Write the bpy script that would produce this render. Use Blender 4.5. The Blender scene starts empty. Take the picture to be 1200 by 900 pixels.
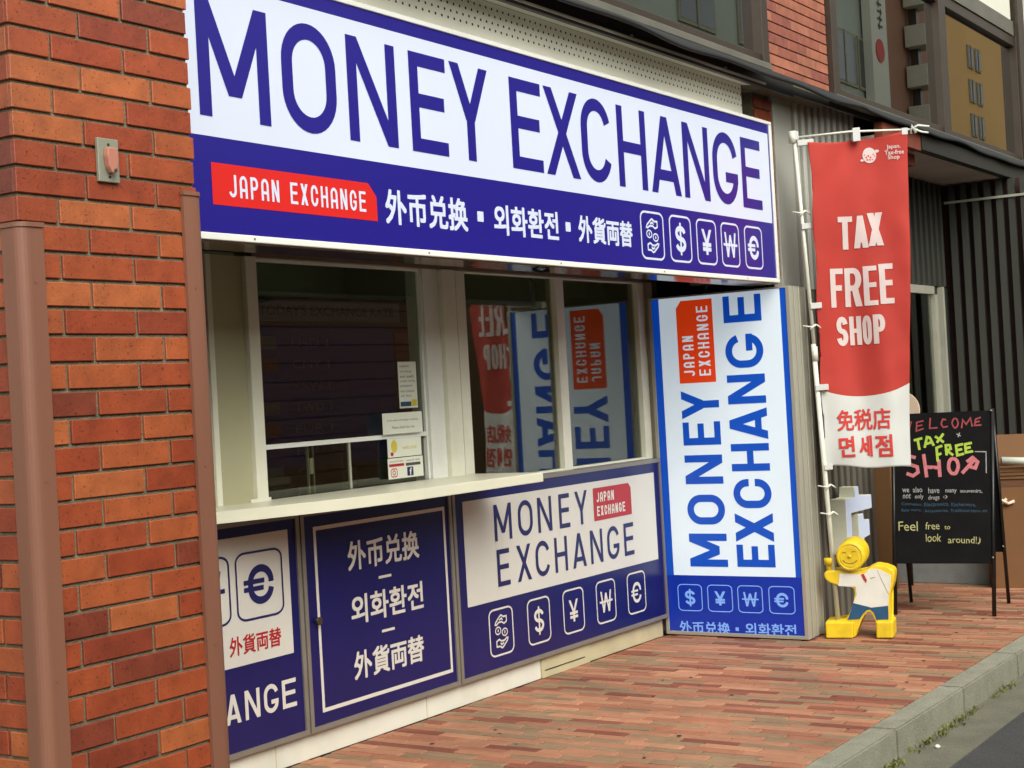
import bpy, bmesh, math, random
from mathutils import Vector, Matrix, noise
from mathutils.geometry import delaunay_2d_cdt
random.seed(7)
C = bpy.context.scene.collection
S = bpy.context.scene
R = math.radians
# ------------------------------------------------------------------ camera
cd = bpy.data.cameras.new('camera'); cam = bpy.data.objects.new('camera', cd); C.objects.link(cam)
cd.sensor_width = 36; cd.lens = 54.0; cd.clip_end = 3000; cd.clip_start = .05
psi, pit, rho = R(33.2), math.atan(13/1800), math.atan(.056)
F = Vector((math.cos(psi)*math.cos(pit), math.sin(psi)*math.cos(pit), math.sin(pit)))
RW = Vector((math.sin(psi), -math.cos(psi), 0)); UW = RW.cross(F)
ir = RW*math.cos(rho) - UW*math.sin(rho); iu = RW*math.sin(rho) + UW*math.cos(rho)
CP = Vector((0, -4.45, 1.5))
m = Matrix((ir, iu, -F)).transposed().to_4x4(); m.translation = CP
cam.matrix_world = m
S.camera = cam
def proj(P):
    d = Vector(P)-CP; z = d.dot(F); return 600+1800*d.dot(ir)/z, 450-1800*d.dot(iu)/z
# ------------------------------------------------------------------ world, sun, exposure
SUN_EL, SUN_AZ = 43, 238     # azimuth of the direction towards the sun, degrees from +X
w = bpy.data.worlds.new('World'); S.world = w; w.use_nodes = True
nt = w.node_tree; nt.nodes.clear()
sky = nt.nodes.new('ShaderNodeTexSky'); sky.sky_type = 'NISHITA'; sky.sun_disc = False
sky.sun_elevation = R(SUN_EL); sky.sun_rotation = R(90-SUN_AZ); sky.dust_density = 4; sky.air_density = 1.2; sky.ozone_density = .6
hs = nt.nodes.new('ShaderNodeHueSaturation'); hs.inputs['Saturation'].default_value = .22; hs.inputs['Value'].default_value = 1.0
tint = nt.nodes.new('ShaderNodeMixRGB'); tint.blend_type = 'MULTIPLY'; tint.inputs[0].default_value = 1; tint.inputs[2].default_value = (.985, 1.0, .95, 1)
bg = nt.nodes.new('ShaderNodeBackground'); bg.inputs[1].default_value = .15
wo = nt.nodes.new('ShaderNodeOutputWorld')
nt.links.new(sky.outputs[0], hs.inputs['Color']); nt.links.new(hs.outputs[0], tint.inputs[1]); nt.links.new(tint.outputs[0], bg.inputs[0]); nt.links.new(bg.outputs[0], wo.inputs[0])
sl = bpy.data.lights.new('sun', 'SUN'); sl.energy = .9; sl.angle = R(40); sl.color = (1, .97, .91)
so = bpy.data.objects.new('sun', sl); C.objects.link(so)
sd = Vector((math.cos(R(SUN_EL))*math.cos(R(SUN_AZ)), math.cos(R(SUN_EL))*math.sin(R(SUN_AZ)), math.sin(R(SUN_EL))))
so.rotation_euler = (-sd).to_track_quat('-Z', 'Y').to_euler(); so.location = (0, -6, 20)
S.view_settings.view_transform = 'Standard'; S.view_settings.look = 'None'; S.view_settings.gamma = 1
S.view_settings.exposure = .85

# ------------------------------------------------------------------ materials
def lin(c):
    return tuple(((v/255+.055)/1.055)**2.4 if v/255 > .04045 else v/255/12.92 for v in c)
M = {}
def mat(name, col, rough=.6, metal=0., var=.12, scale=8., bump=0., bscale=60., emit=0., ecol=None, dirt=0., dcol=(70, 62, 45), spec=.5, streak=False, speck=0.):
    """procedural surface: colour broken by large and small noise, optional dirt and bump"""
    m = bpy.data.materials.new(name); m.use_nodes = True; nt = m.node_tree; N = nt.nodes; L = nt.links
    b = N['Principled BSDF']; b.inputs['Roughness'].default_value = rough; b.inputs['Metallic'].default_value = metal
    b.inputs['Specular IOR Level'].default_value = spec
    g = N.new('ShaderNodeNewGeometry')
    src = g.outputs['Position']
    if streak:
        mp = N.new('ShaderNodeMapping'); mp.inputs['Scale'].default_value = (1, 1, .06); L.new(src, mp.inputs[0]); src2 = mp.outputs[0]
    else: src2 = src
    n1 = N.new('ShaderNodeTexNoise'); n1.inputs['Scale'].default_value = scale; n1.inputs['Detail'].default_value = 5; L.new(src2, n1.inputs['Vector'])
    c = lin(col) if max(col) > 1 else col
    r = N.new('ShaderNodeValToRGB'); e = r.color_ramp.elements
    e[0].position = .3; e[1].position = .7
    e[0].color = tuple(v*(1-var) for v in c)+(1,); e[1].color = tuple(min(1, v*(1+var)) for v in c)+(1,)
    L.new(n1.outputs['Fac'], r.inputs[0]); out = r.outputs[0]
    if dirt > 0:
        n2 = N.new('ShaderNodeTexNoise'); n2.inputs['Scale'].default_value = scale*.45; n2.inputs['Detail'].default_value = 8; n2.inputs['Roughness'].default_value = .7; L.new(src2, n2.inputs['Vector'])
        r2 = N.new('ShaderNodeValToRGB'); r2.color_ramp.elements[0].position = .5; r2.color_ramp.elements[1].position = .75
        r2.color_ramp.elements[0].color = (0, 0, 0, 1); r2.color_ramp.elements[1].color = (dirt,)*3+(1,)
        L.new(n2.outputs['Fac'], r2.inputs[0])
        mx = N.new('ShaderNodeMixRGB'); L.new(r2.outputs[0], mx.inputs[0]); L.new(out, mx.inputs[1]); mx.inputs[2].default_value = lin(dcol)+(1,); out = mx.outputs[0]
    if speck > 0:
        n3 = N.new('ShaderNodeTexNoise'); n3.inputs['Scale'].default_value = 260; n3.inputs['Detail'].default_value = 2; L.new(src, n3.inputs['Vector'])
        r3 = N.new('ShaderNodeValToRGB'); r3.color_ramp.elements[0].position = .4; r3.color_ramp.elements[1].position = .62
        r3.color_ramp.elements[0].color = (1-speck,)*3+(1,); r3.color_ramp.elements[1].color = (1+speck*.6,)*3+(1,)
        L.new(n3.outputs['Fac'], r3.inputs[0])
        mx = N.new('ShaderNodeMixRGB'); mx.blend_type = 'MULTIPLY'; mx.inputs[0].default_value = 1; L.new(out, mx.inputs[1]); L.new(r3.outputs[0], mx.inputs[2]); out = mx.outputs[0]
    L.new(out, b.inputs['Base Color'])
    if bump > 0:
        nb = N.new('ShaderNodeTexNoise'); nb.inputs['Scale'].default_value = bscale; nb.inputs['Detail'].default_value = 6; L.new(src, nb.inputs['Vector'])
        bp = N.new('ShaderNodeBump'); bp.inputs['Strength'].default_value = bump; bp.inputs['Distance'].default_value = .01
        L.new(nb.outputs['Fac'], bp.inputs['Height']); L.new(bp.outputs[0], b.inputs['Normal'])
    if emit > 0:
        b.inputs['Emission Color'].default_value = (lin(ecol or col) if max(ecol or col) > 1 else ecol or col)+(1,)
        b.inputs['Emission Strength'].default_value = emit
    M[name] = m
    return m
def brickmat(name, cols, rough=.5, edge=True, spots=.5, bump=.25, stain=.84, mot=1.):
    """one tone per brick, picked by object random plus island random; kiln specks and soft mottling"""
    m = bpy.data.materials.new(name); m.use_nodes = True; nt = m.node_tree; N = nt.nodes; L = nt.links
    b = N['Principled BSDF']; b.inputs['Roughness'].default_value = rough
    oi = N.new('ShaderNodeObjectInfo'); g = N.new('ShaderNodeNewGeometry')
    ad = N.new('ShaderNodeMath'); ad.operation = 'ADD'; L.new(oi.outputs['Random'], ad.inputs[0]); L.new(g.outputs['Random Per Island'], ad.inputs[1])
    fr = N.new('ShaderNodeMath'); fr.operation = 'FRACT'; L.new(ad.outputs[0], fr.inputs[0])
    r = N.new('ShaderNodeValToRGB'); r.color_ramp.interpolation = 'CONSTANT'
    tot = sum(k for k, _ in cols); p = 0; first = True
    for k, c in cols:
        if first: e = r.color_ramp.elements[0]; e.position = 0; first = False
        elif len(r.color_ramp.elements) == 2 and p > 0 and r.color_ramp.elements[1].position == 1: e = r.color_ramp.elements[1]; e.position = p/tot
        else: e = r.color_ramp.elements.new(p/tot)
        e.color = lin(c)+(1,); p += k
    L.new(fr.outputs[0], r.inputs[0])
    n = N.new('ShaderNodeTexNoise'); n.inputs['Scale'].default_value = 14; n.inputs['Detail'].default_value = 6; L.new(g.outputs['Position'], n.inputs['Vector'])
    r2 = N.new('ShaderNodeValToRGB'); r2.color_ramp.elements[0].position = .3; r2.color_ramp.elements[1].position = .72
    r2.color_ramp.elements[0].color = (1-.22*mot, 1-.24*mot, 1-.26*mot, 1); r2.color_ramp.elements[1].color = (1+.18*mot, 1+.16*mot, 1+.12*mot, 1); L.new(n.outputs['Fac'], r2.inputs[0])
    mx = N.new('ShaderNodeMixRGB'); mx.blend_type = 'MULTIPLY'; mx.inputs[0].default_value = 1; L.new(r.outputs[0], mx.inputs[1]); L.new(r2.outputs[0], mx.inputs[2])
    v = N.new('ShaderNodeTexNoise'); v.inputs['Scale'].default_value = 150; v.inputs['Detail'].default_value = 1; L.new(g.outputs['Position'], v.inputs['Vector'])
    r3 = N.new('ShaderNodeValToRGB'); r3.color_ramp.elements[0].position = .27; r3.color_ramp.elements[1].position = .34
    r3.color_ramp.elements[0].color = (1-spots,)*3+(1,); r3.color_ramp.elements[1].color = (1, 1, 1, 1); L.new(v.outputs['Fac'], r3.inputs[0])
    mx2 = N.new('ShaderNodeMixRGB'); mx2.blend_type = 'MULTIPLY'; mx2.inputs[0].default_value = 1; L.new(mx.outputs[0], mx2.inputs[1]); L.new(r3.outputs[0], mx2.inputs[2])
    sn = N.new('ShaderNodeTexNoise'); sn.inputs['Scale'].default_value = 1.7; sn.inputs['Detail'].default_value = 7; sn.inputs['Roughness'].default_value = .65; L.new(g.outputs['Position'], sn.inputs['Vector'])
    r4 = N.new('ShaderNodeValToRGB'); r4.color_ramp.elements[0].position = .34; r4.color_ramp.elements[1].position = .62
    r4.color_ramp.elements[0].color = (stain,)*3+(1,); r4.color_ramp.elements[1].color = (1.06, 1.06, 1.06, 1); L.new(sn.outputs['Fac'], r4.inputs[0])
    mx3 = N.new('ShaderNodeMixRGB'); mx3.blend_type = 'MULTIPLY'; mx3.inputs[0].default_value = 1; L.new(mx2.outputs[0], mx3.inputs[1]); L.new(r4.outputs[0], mx3.inputs[2])
    L.new(mx3.outputs[0], b.inputs['Base Color'])
    nb = N.new('ShaderNodeTexNoise'); nb.inputs['Scale'].default_value = 90; nb.inputs['Detail'].default_value = 6; L.new(g.outputs['Position'], nb.inputs['Vector'])
    bp = N.new('ShaderNodeBump'); bp.inputs['Strength'].default_value = bump; bp.inputs['Distance'].default_value = .004
    L.new(nb.outputs['Fac'], bp.inputs['Height']); L.new(bp.outputs[0], b.inputs['Normal'])
    M[name] = m
def glassmat(name, tint, k0, k5, rough=0.):
    """thin pane: tinted see-through plus Schlick-type mirror that grows towards grazing view"""
    m = bpy.data.materials.new(name); m.use_nodes = True; nt = m.node_tree; N = nt.nodes; L = nt.links; N.clear()
    o = N.new('ShaderNodeOutputMaterial'); t = N.new('ShaderNodeBsdfTransparent'); t.inputs[0].default_value = tint+(1,)
    gl = N.new('ShaderNodeBsdfGlossy'); gl.inputs['Roughness'].default_value = rough; gl.inputs[0].default_value = (.95, .97, .95, 1)
    lw = N.new('ShaderNodeLayerWeight'); lw.inputs[0].default_value = .5
    pw = N.new('ShaderNodeMath'); pw.operation = 'POWER'; pw.inputs[1].default_value = 4; L.new(lw.outputs['Facing'], pw.inputs[0])
    ma = N.new('ShaderNodeMath'); ma.operation = 'MULTIPLY_ADD'; ma.use_clamp = True; ma.inputs[1].default_value = k5; ma.inputs[2].default_value = k0; L.new(pw.outputs[0], ma.inputs[0])
    mx = N.new('ShaderNodeMixShader'); L.new(ma.outputs[0], mx.inputs[0]); L.new(t.outputs[0], mx.inputs[1]); L.new(gl.outputs[0], mx.inputs[2]); L.new(mx.outputs[0], o.inputs[0])
    M[name] = m
brickmat('pillar_brick', [(3, (154, 79, 44)), (4, (142, 65, 37)), (2, (126, 55, 35)), (3, (148, 70, 39)), (1, (118, 54, 37)), (2, (162, 89, 50)), (3, (138, 60, 34))], rough=.45, spots=.55)
brickmat('upper_brick', [(3, (152, 92, 72)), (2, (142, 82, 66)), (2, (160, 100, 78)), (1, (134, 76, 64))], rough=.7, spots=.25)
brickmat('dark_brick', [(3, (122, 58, 40)), (2, (104, 48, 36))], rough=.7, spots=.2)
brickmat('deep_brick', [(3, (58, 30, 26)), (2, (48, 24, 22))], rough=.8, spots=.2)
brickmat('paver', [(5, (164, 114, 86)), (4, (156, 101, 75)), (3, (142, 114, 86)), (2, (130, 76, 57)), (3, (174, 124, 94)), (1, (122, 68, 51)), (3, (134, 108, 82))], rough=.78, spots=.25, bump=.4, stain=.80, mot=.35)
mat('mortar', (108, 100, 80), .95, var=.22, scale=20, bump=.6, bscale=120)
mat('joint_sand', (84, 66, 50), .95, var=.25, scale=25, bump=.4)
mat('corner_guard', (120, 79, 61), .5, var=.12, scale=9, streak=True, dirt=.45, dcol=(96, 62, 50), bump=.06, bscale=30)
mat('cream_metal', (220, 219, 200), .42, var=.05, scale=3, dirt=.25, dcol=(120, 108, 72))
mat('olive_panel', (172, 168, 136), .45, var=.05, scale=2, dirt=.15, dcol=(106, 98, 64))
mat('white_metal', (222, 223, 216), .4, var=.04, scale=3, dirt=.25, dcol=(150, 142, 116))
mat('kick_white', (214, 212, 198), .5, var=.04, scale=4, streak=False, dirt=.3, dcol=(150, 138, 110))
mat('kick_cream', (186, 176, 142), .5, var=.06, scale=5, dirt=.4, dcol=(120, 108, 80))
mat('aluminium', (176, 173, 158), .33, metal=.3, var=.03, scale=2)
mat('frame_grey', (140, 134, 124), .4, metal=.4, var=.06, scale=8)
mat('shelf_cream', (212, 210, 188), .32, var=.04, scale=5, dirt=.15, dcol=(150, 140, 104))
mat('underside_metal', (170, 158, 150), .12, metal=.9, var=.1, scale=6)
mat('panel_blue', (20, 21, 82), .3, var=.08, scale=2, bump=.05, bscale=4, dirt=.12, dcol=(60, 58, 100))
mat('panel_white', (200, 197, 188), .3, var=.05, scale=2, dirt=.22, dcol=(168, 152, 132), bump=.04, bscale=4)
mat('print_white', (205, 200, 190), .35, var=.02)
mat('print_navy', (28, 30, 84), .35, var=.03)
mat('print_red', (166, 30, 36), .35, var=.03)
mat('sign_white', (176, 182, 194), .3, bump=.03, bscale=3, var=.03, scale=1.5, emit=.17, ecol=(222, 232, 255))
mat('sign_blue', (26, 20, 104), .3, var=.04, scale=1.2, emit=.08, ecol=(44, 32, 200))
mat('sign_red', (176, 28, 26), .35, var=.02, emit=.16, ecol=(235, 34, 24))
mat('box_white', (190, 198, 202), .35, var=.02, emit=.24, ecol=(222, 240, 255))
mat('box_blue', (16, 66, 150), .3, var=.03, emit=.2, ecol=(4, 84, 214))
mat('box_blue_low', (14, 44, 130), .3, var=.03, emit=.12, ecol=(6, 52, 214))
mat('box_light_blue', (120, 160, 220), .3, var=.03, emit=.16, ecol=(120, 170, 255))
mat('box_red', (200, 60, 24), .35, var=.02, emit=.22, ecol=(240, 66, 14))
mat('track_brown', (128, 112, 96), .35, metal=.3, var=.08)
mat('dark_metal', (44, 42, 38), .45, metal=.3, var=.1, scale=6)
mat('brown_frame', (66, 56, 48), .4, metal=.3, var=.08, scale=5, bump=.02)
mat('grey_sill', (104, 102, 92), .5, metal=.2, var=.12, scale=4, dirt=.4, dcol=(70, 68, 60))
mat('rubber', (20, 20, 19), .6, var=.1, scale=5, bump=.05, bscale=12)
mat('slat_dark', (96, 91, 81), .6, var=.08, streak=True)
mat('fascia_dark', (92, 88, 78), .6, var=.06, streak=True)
mat('slat_grey', (176, 176, 165), .55, var=.06, scale=3, streak=True, dirt=.25, dcol=(88, 86, 78))
mat('fascia_grey', (160, 161, 151), .5, var=.05, scale=3, streak=True, dirt=.2, dcol=(90, 90, 80))
mat('dark_backing', (34, 33, 30), .8, var=.15)
mat('dark_slat', (62, 63, 57), .5, metal=.1, var=.08, streak=True)
mat('soffit', (196, 176, 164), .7, var=.06, scale=2, dirt=.2, dcol=(110, 92, 80))
mat('steel_light', (190, 188, 170), .35, metal=.4, var=.06)
mat('added_glow', (200, 204, 190), .6, emit=.35, ecol=(200, 215, 190))  # glow added to lift the dark booth interior
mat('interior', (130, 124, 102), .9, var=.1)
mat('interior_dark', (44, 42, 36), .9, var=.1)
mat('board_blue', (28, 34, 78), .5, var=.1, emit=.015, ecol=(40, 60, 170))
mat('board_dark', (22, 22, 30), .4, var=.1)
mat('board_red', (108, 50, 44), .5, var=.1, emit=.01, ecol=(160, 60, 50))
mat('board_text', (104, 110, 122), .5, var=.05, emit=.008)
mat('perf_white', (226, 224, 208), .5, var=.05, scale=3)
mat('perf_hole', (40, 38, 32), .9, var=.1)
mat('kerb', (138, 136, 119), .85, var=.12, scale=9, speck=.3, dirt=.35, dcol=(100, 98, 80), bump=.5, bscale=160)
mat('gutter', (106, 103, 88), .9, var=.14, scale=7, speck=.25, dirt=.5, dcol=(84, 82, 66), bump=.7, bscale=110)
mat('asphalt', (66, 66, 66), .9, var=.12, scale=6, speck=.45, bump=1., bscale=150)
mat('granite_step', (132, 137, 134), .8, var=.12, scale=10, speck=.35, bump=.3)
mat('weed', (96, 100, 44), .7, var=.35, scale=30)
mat('banner_red', (164, 44, 33), .8, var=.05, scale=6)
mat('banner_white', (190, 191, 186), .8, var=.03, scale=6)
mat('banner_print', (196, 178, 174), .8, var=.03)
mat('banner_text_red', (190, 50, 44), .8, var=.04)
mat('pole_white', (206, 206, 190), .4, var=.04, dirt=.2, dcol=(150, 146, 120))
mat('foam_yellow', (222, 190, 30), .5, var=.08, scale=14, bump=.12, bscale=40, dirt=.5, dcol=(150, 122, 34))
mat('foam_white', (216, 214, 204), .55, var=.05, scale=12, dirt=.35, dcol=(150, 146, 124), bump=.08)
mat('foam_teal', (28, 76, 112), .55, var=.12, scale=20, dirt=.2, dcol=(60, 110, 130))
mat('tie_red', (170, 40, 54), .5, var=.05)
mat('groove', (150, 118, 20), .6, var=.1)
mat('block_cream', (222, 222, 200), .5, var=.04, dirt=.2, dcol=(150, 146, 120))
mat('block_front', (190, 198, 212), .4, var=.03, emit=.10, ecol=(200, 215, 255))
mat('block_white', (204, 206, 200), .5, var=.04, dirt=.2, dcol=(160, 158, 140))
mat('chalkboard', (17, 16, 17), .75, var=.3, scale=9, spec=.12)
mat('board_frame', (20, 19, 18), .4, var=.1)
mat('chalk_pink', (186, 108, 112), .9, var=.15, scale=60)
mat('chalk_red', (146, 62, 66), .9, var=.2, scale=60)
mat('chalk_lime', (160, 184, 66), .9, var=.12, scale=60)
mat('chalk_white', (150, 150, 146), .9, var=.2, scale=60)
mat('chalk_blue', (44, 74, 94), .9, var=.25, scale=60)
mat('chalk_cream', (168, 164, 110), .9, var=.15, scale=60)
mat('cardboard', (112, 76, 42), .8, var=.07, scale=5, bump=.05, bscale=200, dirt=.15, dcol=(110, 72, 42))
mat('cardboard_dark', (96, 62, 38), .85, var=.08)
mat('paper', (214, 216, 200), .7, var=.03)
mat('paper_ink', (70, 72, 66), .8, var=.05)
mat('beige_disc', (214, 190, 164), .7, var=.04)
mat('wood_strip', (104, 74, 42), .6, var=.12, streak=True)
mat('switch_plate', (150, 152, 134), .4, metal=.4, var=.06)
mat('switch_pink', (176, 116, 98), .4, var=.08)
mat('screw', (120, 116, 100), .3, metal=.9, var=.05)
mat('curtain', (96, 88, 60), .8, var=.12, scale=30, streak=True)
mat('door_dark', (40, 34, 26), .5, var=.2, streak=True)
mat('yellow_toy', (200, 180, 60), .6, var=.1)
mat('olive_wall', (146, 140, 116), .8, var=.06, scale=.6)
mat('brown_wall', (150, 108, 86), .8, var=.05, scale=.5)
mat('ochre_wall', (218, 172, 106), .8, var=.05, scale=.5)
mat('pale_wall', (168, 176, 164), .7, var=.06, scale=.4)
mat('far_frame', (150, 146, 128), .7, var=.03)
mat('lantern', (186, 184, 168), .7, var=.04)
mat('far_white', (206, 204, 190), .7, var=.03)
mat('far_glass', (70, 76, 74), .2, var=.15, scale=1)
mat('red_dot', (190, 40, 36), .6, var=.03)
glassmat('pane', (.70, .72, .66), .085, .56)
glassmat('film_pane', (.30, .27, .22), .42, .55)

# ------------------------------------------------------------------ mesh helpers
def box(bm, x0, x1, y0, y1, z0, z1, mi=0):
    vs = [bm.verts.new((x, y, z)) for z in (z0, z1) for y in (y0, y1) for x in (x0, x1)]
    fs = [(0, 2, 3, 1), (4, 5, 7, 6), (0, 1, 5, 4), (2, 6, 7, 3), (0, 4, 6, 2), (1, 3, 7, 5)]
    out = []
    for f in fs:
        fc = bm.faces.new([vs[i] for i in f]); fc.material_index = mi; out.append(fc)
    return vs
def tube(bm, pts, r, n=8, caps=True, r2=None):
    pts = [Vector(p) for p in pts]; rings = []; up0 = None
    for i, p in enumerate(pts):
        d = (pts[min(i+1, len(pts)-1)]-pts[max(i-1, 0)]).normalized()
        u = Vector((0, 0, 1)) if abs(d.z) < .9 else Vector((1, 0, 0))
        a = d.cross(u).normalized(); b = d.cross(a)
        rr = r if r2 is None else r+(r2-r)*i/(len(pts)-1)
        rings.append([bm.verts.new(p+a*rr*math.cos(2*math.pi*k/n)+b*rr*math.sin(2*math.pi*k/n)) for k in range(n)])
    for i in range(len(rings)-1):
        for k in range(n):
            f = bm.faces.new((rings[i][k], rings[i][(k+1) % n], rings[i+1][(k+1) % n], rings[i+1][k])); f.smooth = True
    if caps:
        bm.faces.new(rings[0][::-1]); bm.faces.new(rings[-1])
def obj(name, bm, m, parent=None, kind=None, label=None, cat=None, group=None, bevel=0, smooth=False):
    if isinstance(bm, bpy.types.Mesh): me = bm
    else:
        if bevel > 0: bmesh.ops.bevel(bm, geom=bm.edges[:], offset=bevel, segments=2, affect='EDGES', profile=.5)
        bmesh.ops.recalc_face_normals(bm, faces=bm.faces[:])
        me = bpy.data.meshes.new(name); bm.to_mesh(me); bm.free()
        for x in (m if isinstance(m, (list, tuple)) else [m]): me.materials.append(M[x])
        if smooth:
            for p in me.polygons: p.use_smooth = True
    o = bpy.data.objects.new(name, me); C.objects.link(o)
    if parent is not None: o.parent = parent
    if kind: o['kind'] = kind
    if label: o['label'] = label
    if cat: o['category'] = cat
    if group: o['group'] = group
    return o
def cube(name, m, b, parent=None, bevel=0, **k):
    bm = bmesh.new(); box(bm, *b); return obj(name, bm, m, parent, bevel=bevel, **k)
def boxes(name, m, bl, parent=None, bevel=0, **k):
    bm = bmesh.new()
    for b in bl: box(bm, *b)
    return obj(name, bm, m, parent, bevel=bevel, **k)
def thing(name, label, cat, group=None, loc=(0, 0, 0)):
    o = bpy.data.objects.new(name, None); C.objects.link(o); o['label'] = label; o['category'] = cat
    o.empty_display_size = .2
    if group: o['group'] = group
    return o
def prism(name, m, pts, mapf, d0, d1, parent, bevel=0, **k):
    """outline pts (2-D) extruded between depths d0 and d1 through mapf(u, v, depth)"""
    bm = bmesh.new(); a = [bm.verts.new(mapf(u, v, d0)) for u, v in pts]; b = [bm.verts.new(mapf(u, v, d1)) for u, v in pts]
    bm.faces.new(a); bm.faces.new(b[::-1]); n = len(pts)
    for i in range(n): bm.faces.new((a[i], b[i], b[(i+1) % n], a[(i+1) % n]))
    return obj(name, bm, m, parent, bevel=bevel, **k)
# ------------------------------------------------------------------ lettering (strokes -> one clean sheet)
def clip(poly, y0, y1):
    for s, lim in ((1, y0), (-1, -y1)):
        out = []
        for i in range(len(poly)):
            a, b = poly[i], poly[(i+1) % len(poly)]
            da, db = s*a[1]-lim, s*b[1]-lim
            if da >= 0: out.append(a)
            if (da > 0 and db < 0) or (da < 0 and db > 0):
                t = da/(da-db); out.append((a[0]+(b[0]-a[0])*t, a[1]+(b[1]-a[1])*t))
        poly = out
        if len(poly) < 3: return []
    return poly
def path(pts, t, closed=False):
    n = len(pts); nrm = []
    P = [Vector(p) for p in pts]
    def sn(a, b):
        d = (b-a)
        if d.length < 1e-9: return Vector((0, 1))
        d.normalize(); return Vector((-d.y, d.x))
    for i in range(n):
        if closed: n1, n2 = sn(P[i-1], P[i]), sn(P[i], P[(i+1) % n])
        else:
            n1 = sn(P[i-1], P[i]) if i > 0 else None; n2 = sn(P[i], P[i+1]) if i < n-1 else None
            n1 = n1 if n1 is not None else n2; n2 = n2 if n2 is not None else n1
        k = (n1+n2); k = k/max(.35, k.dot(k)/2) if k.length > 1e-6 else n1
        nrm.append(k*t/2)
    out = []
    for i in range(n if closed else n-1):
        j = (i+1) % n
        out.append([tuple(P[i]+nrm[i]), tuple(P[i]-nrm[i]), tuple(P[j]-nrm[j]), tuple(P[j]+nrm[j])])
    return out
def arc(cx, cy, rx, ry, a0, a1, n=12):
    return [(cx+rx*math.cos(R(a0+(a1-a0)*i/n)), cy+ry*math.sin(R(a0+(a1-a0)*i/n))) for i in range(n+1)]
def rrect(x0, x1, y0, y1, r, t, ry=None):
    ry = ry or r; x0 += t/2; x1 -= t/2; y0 += t/2; y1 -= t/2
    p = arc(x1-r, y1-ry, r, ry, 0, 90, 5)+arc(x0+r, y1-ry, r, ry, 90, 180, 5)+arc(x0+r, y0+ry, r, ry, 180, 270, 5)+arc(x1-r, y0+ry, r, ry, 270, 360, 5)
    return path(p, t, True)
def rect(x0, x1, y0, y1): return [[(x0, y0), (x1, y0), (x1, y1), (x0, y1)]]
def bar(a, b, t, H=None):
    q = path([a, b], t)
    return q if H is None else [c for c in (clip(p, 0, H) for p in q) if c]
def diag(xa, ya, xb, yb, th):       # parallelogram of horizontal width th, left edges given
    return [[(xa, ya), (xa+th, ya), (xb+th, yb), (xb, yb)]]
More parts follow.
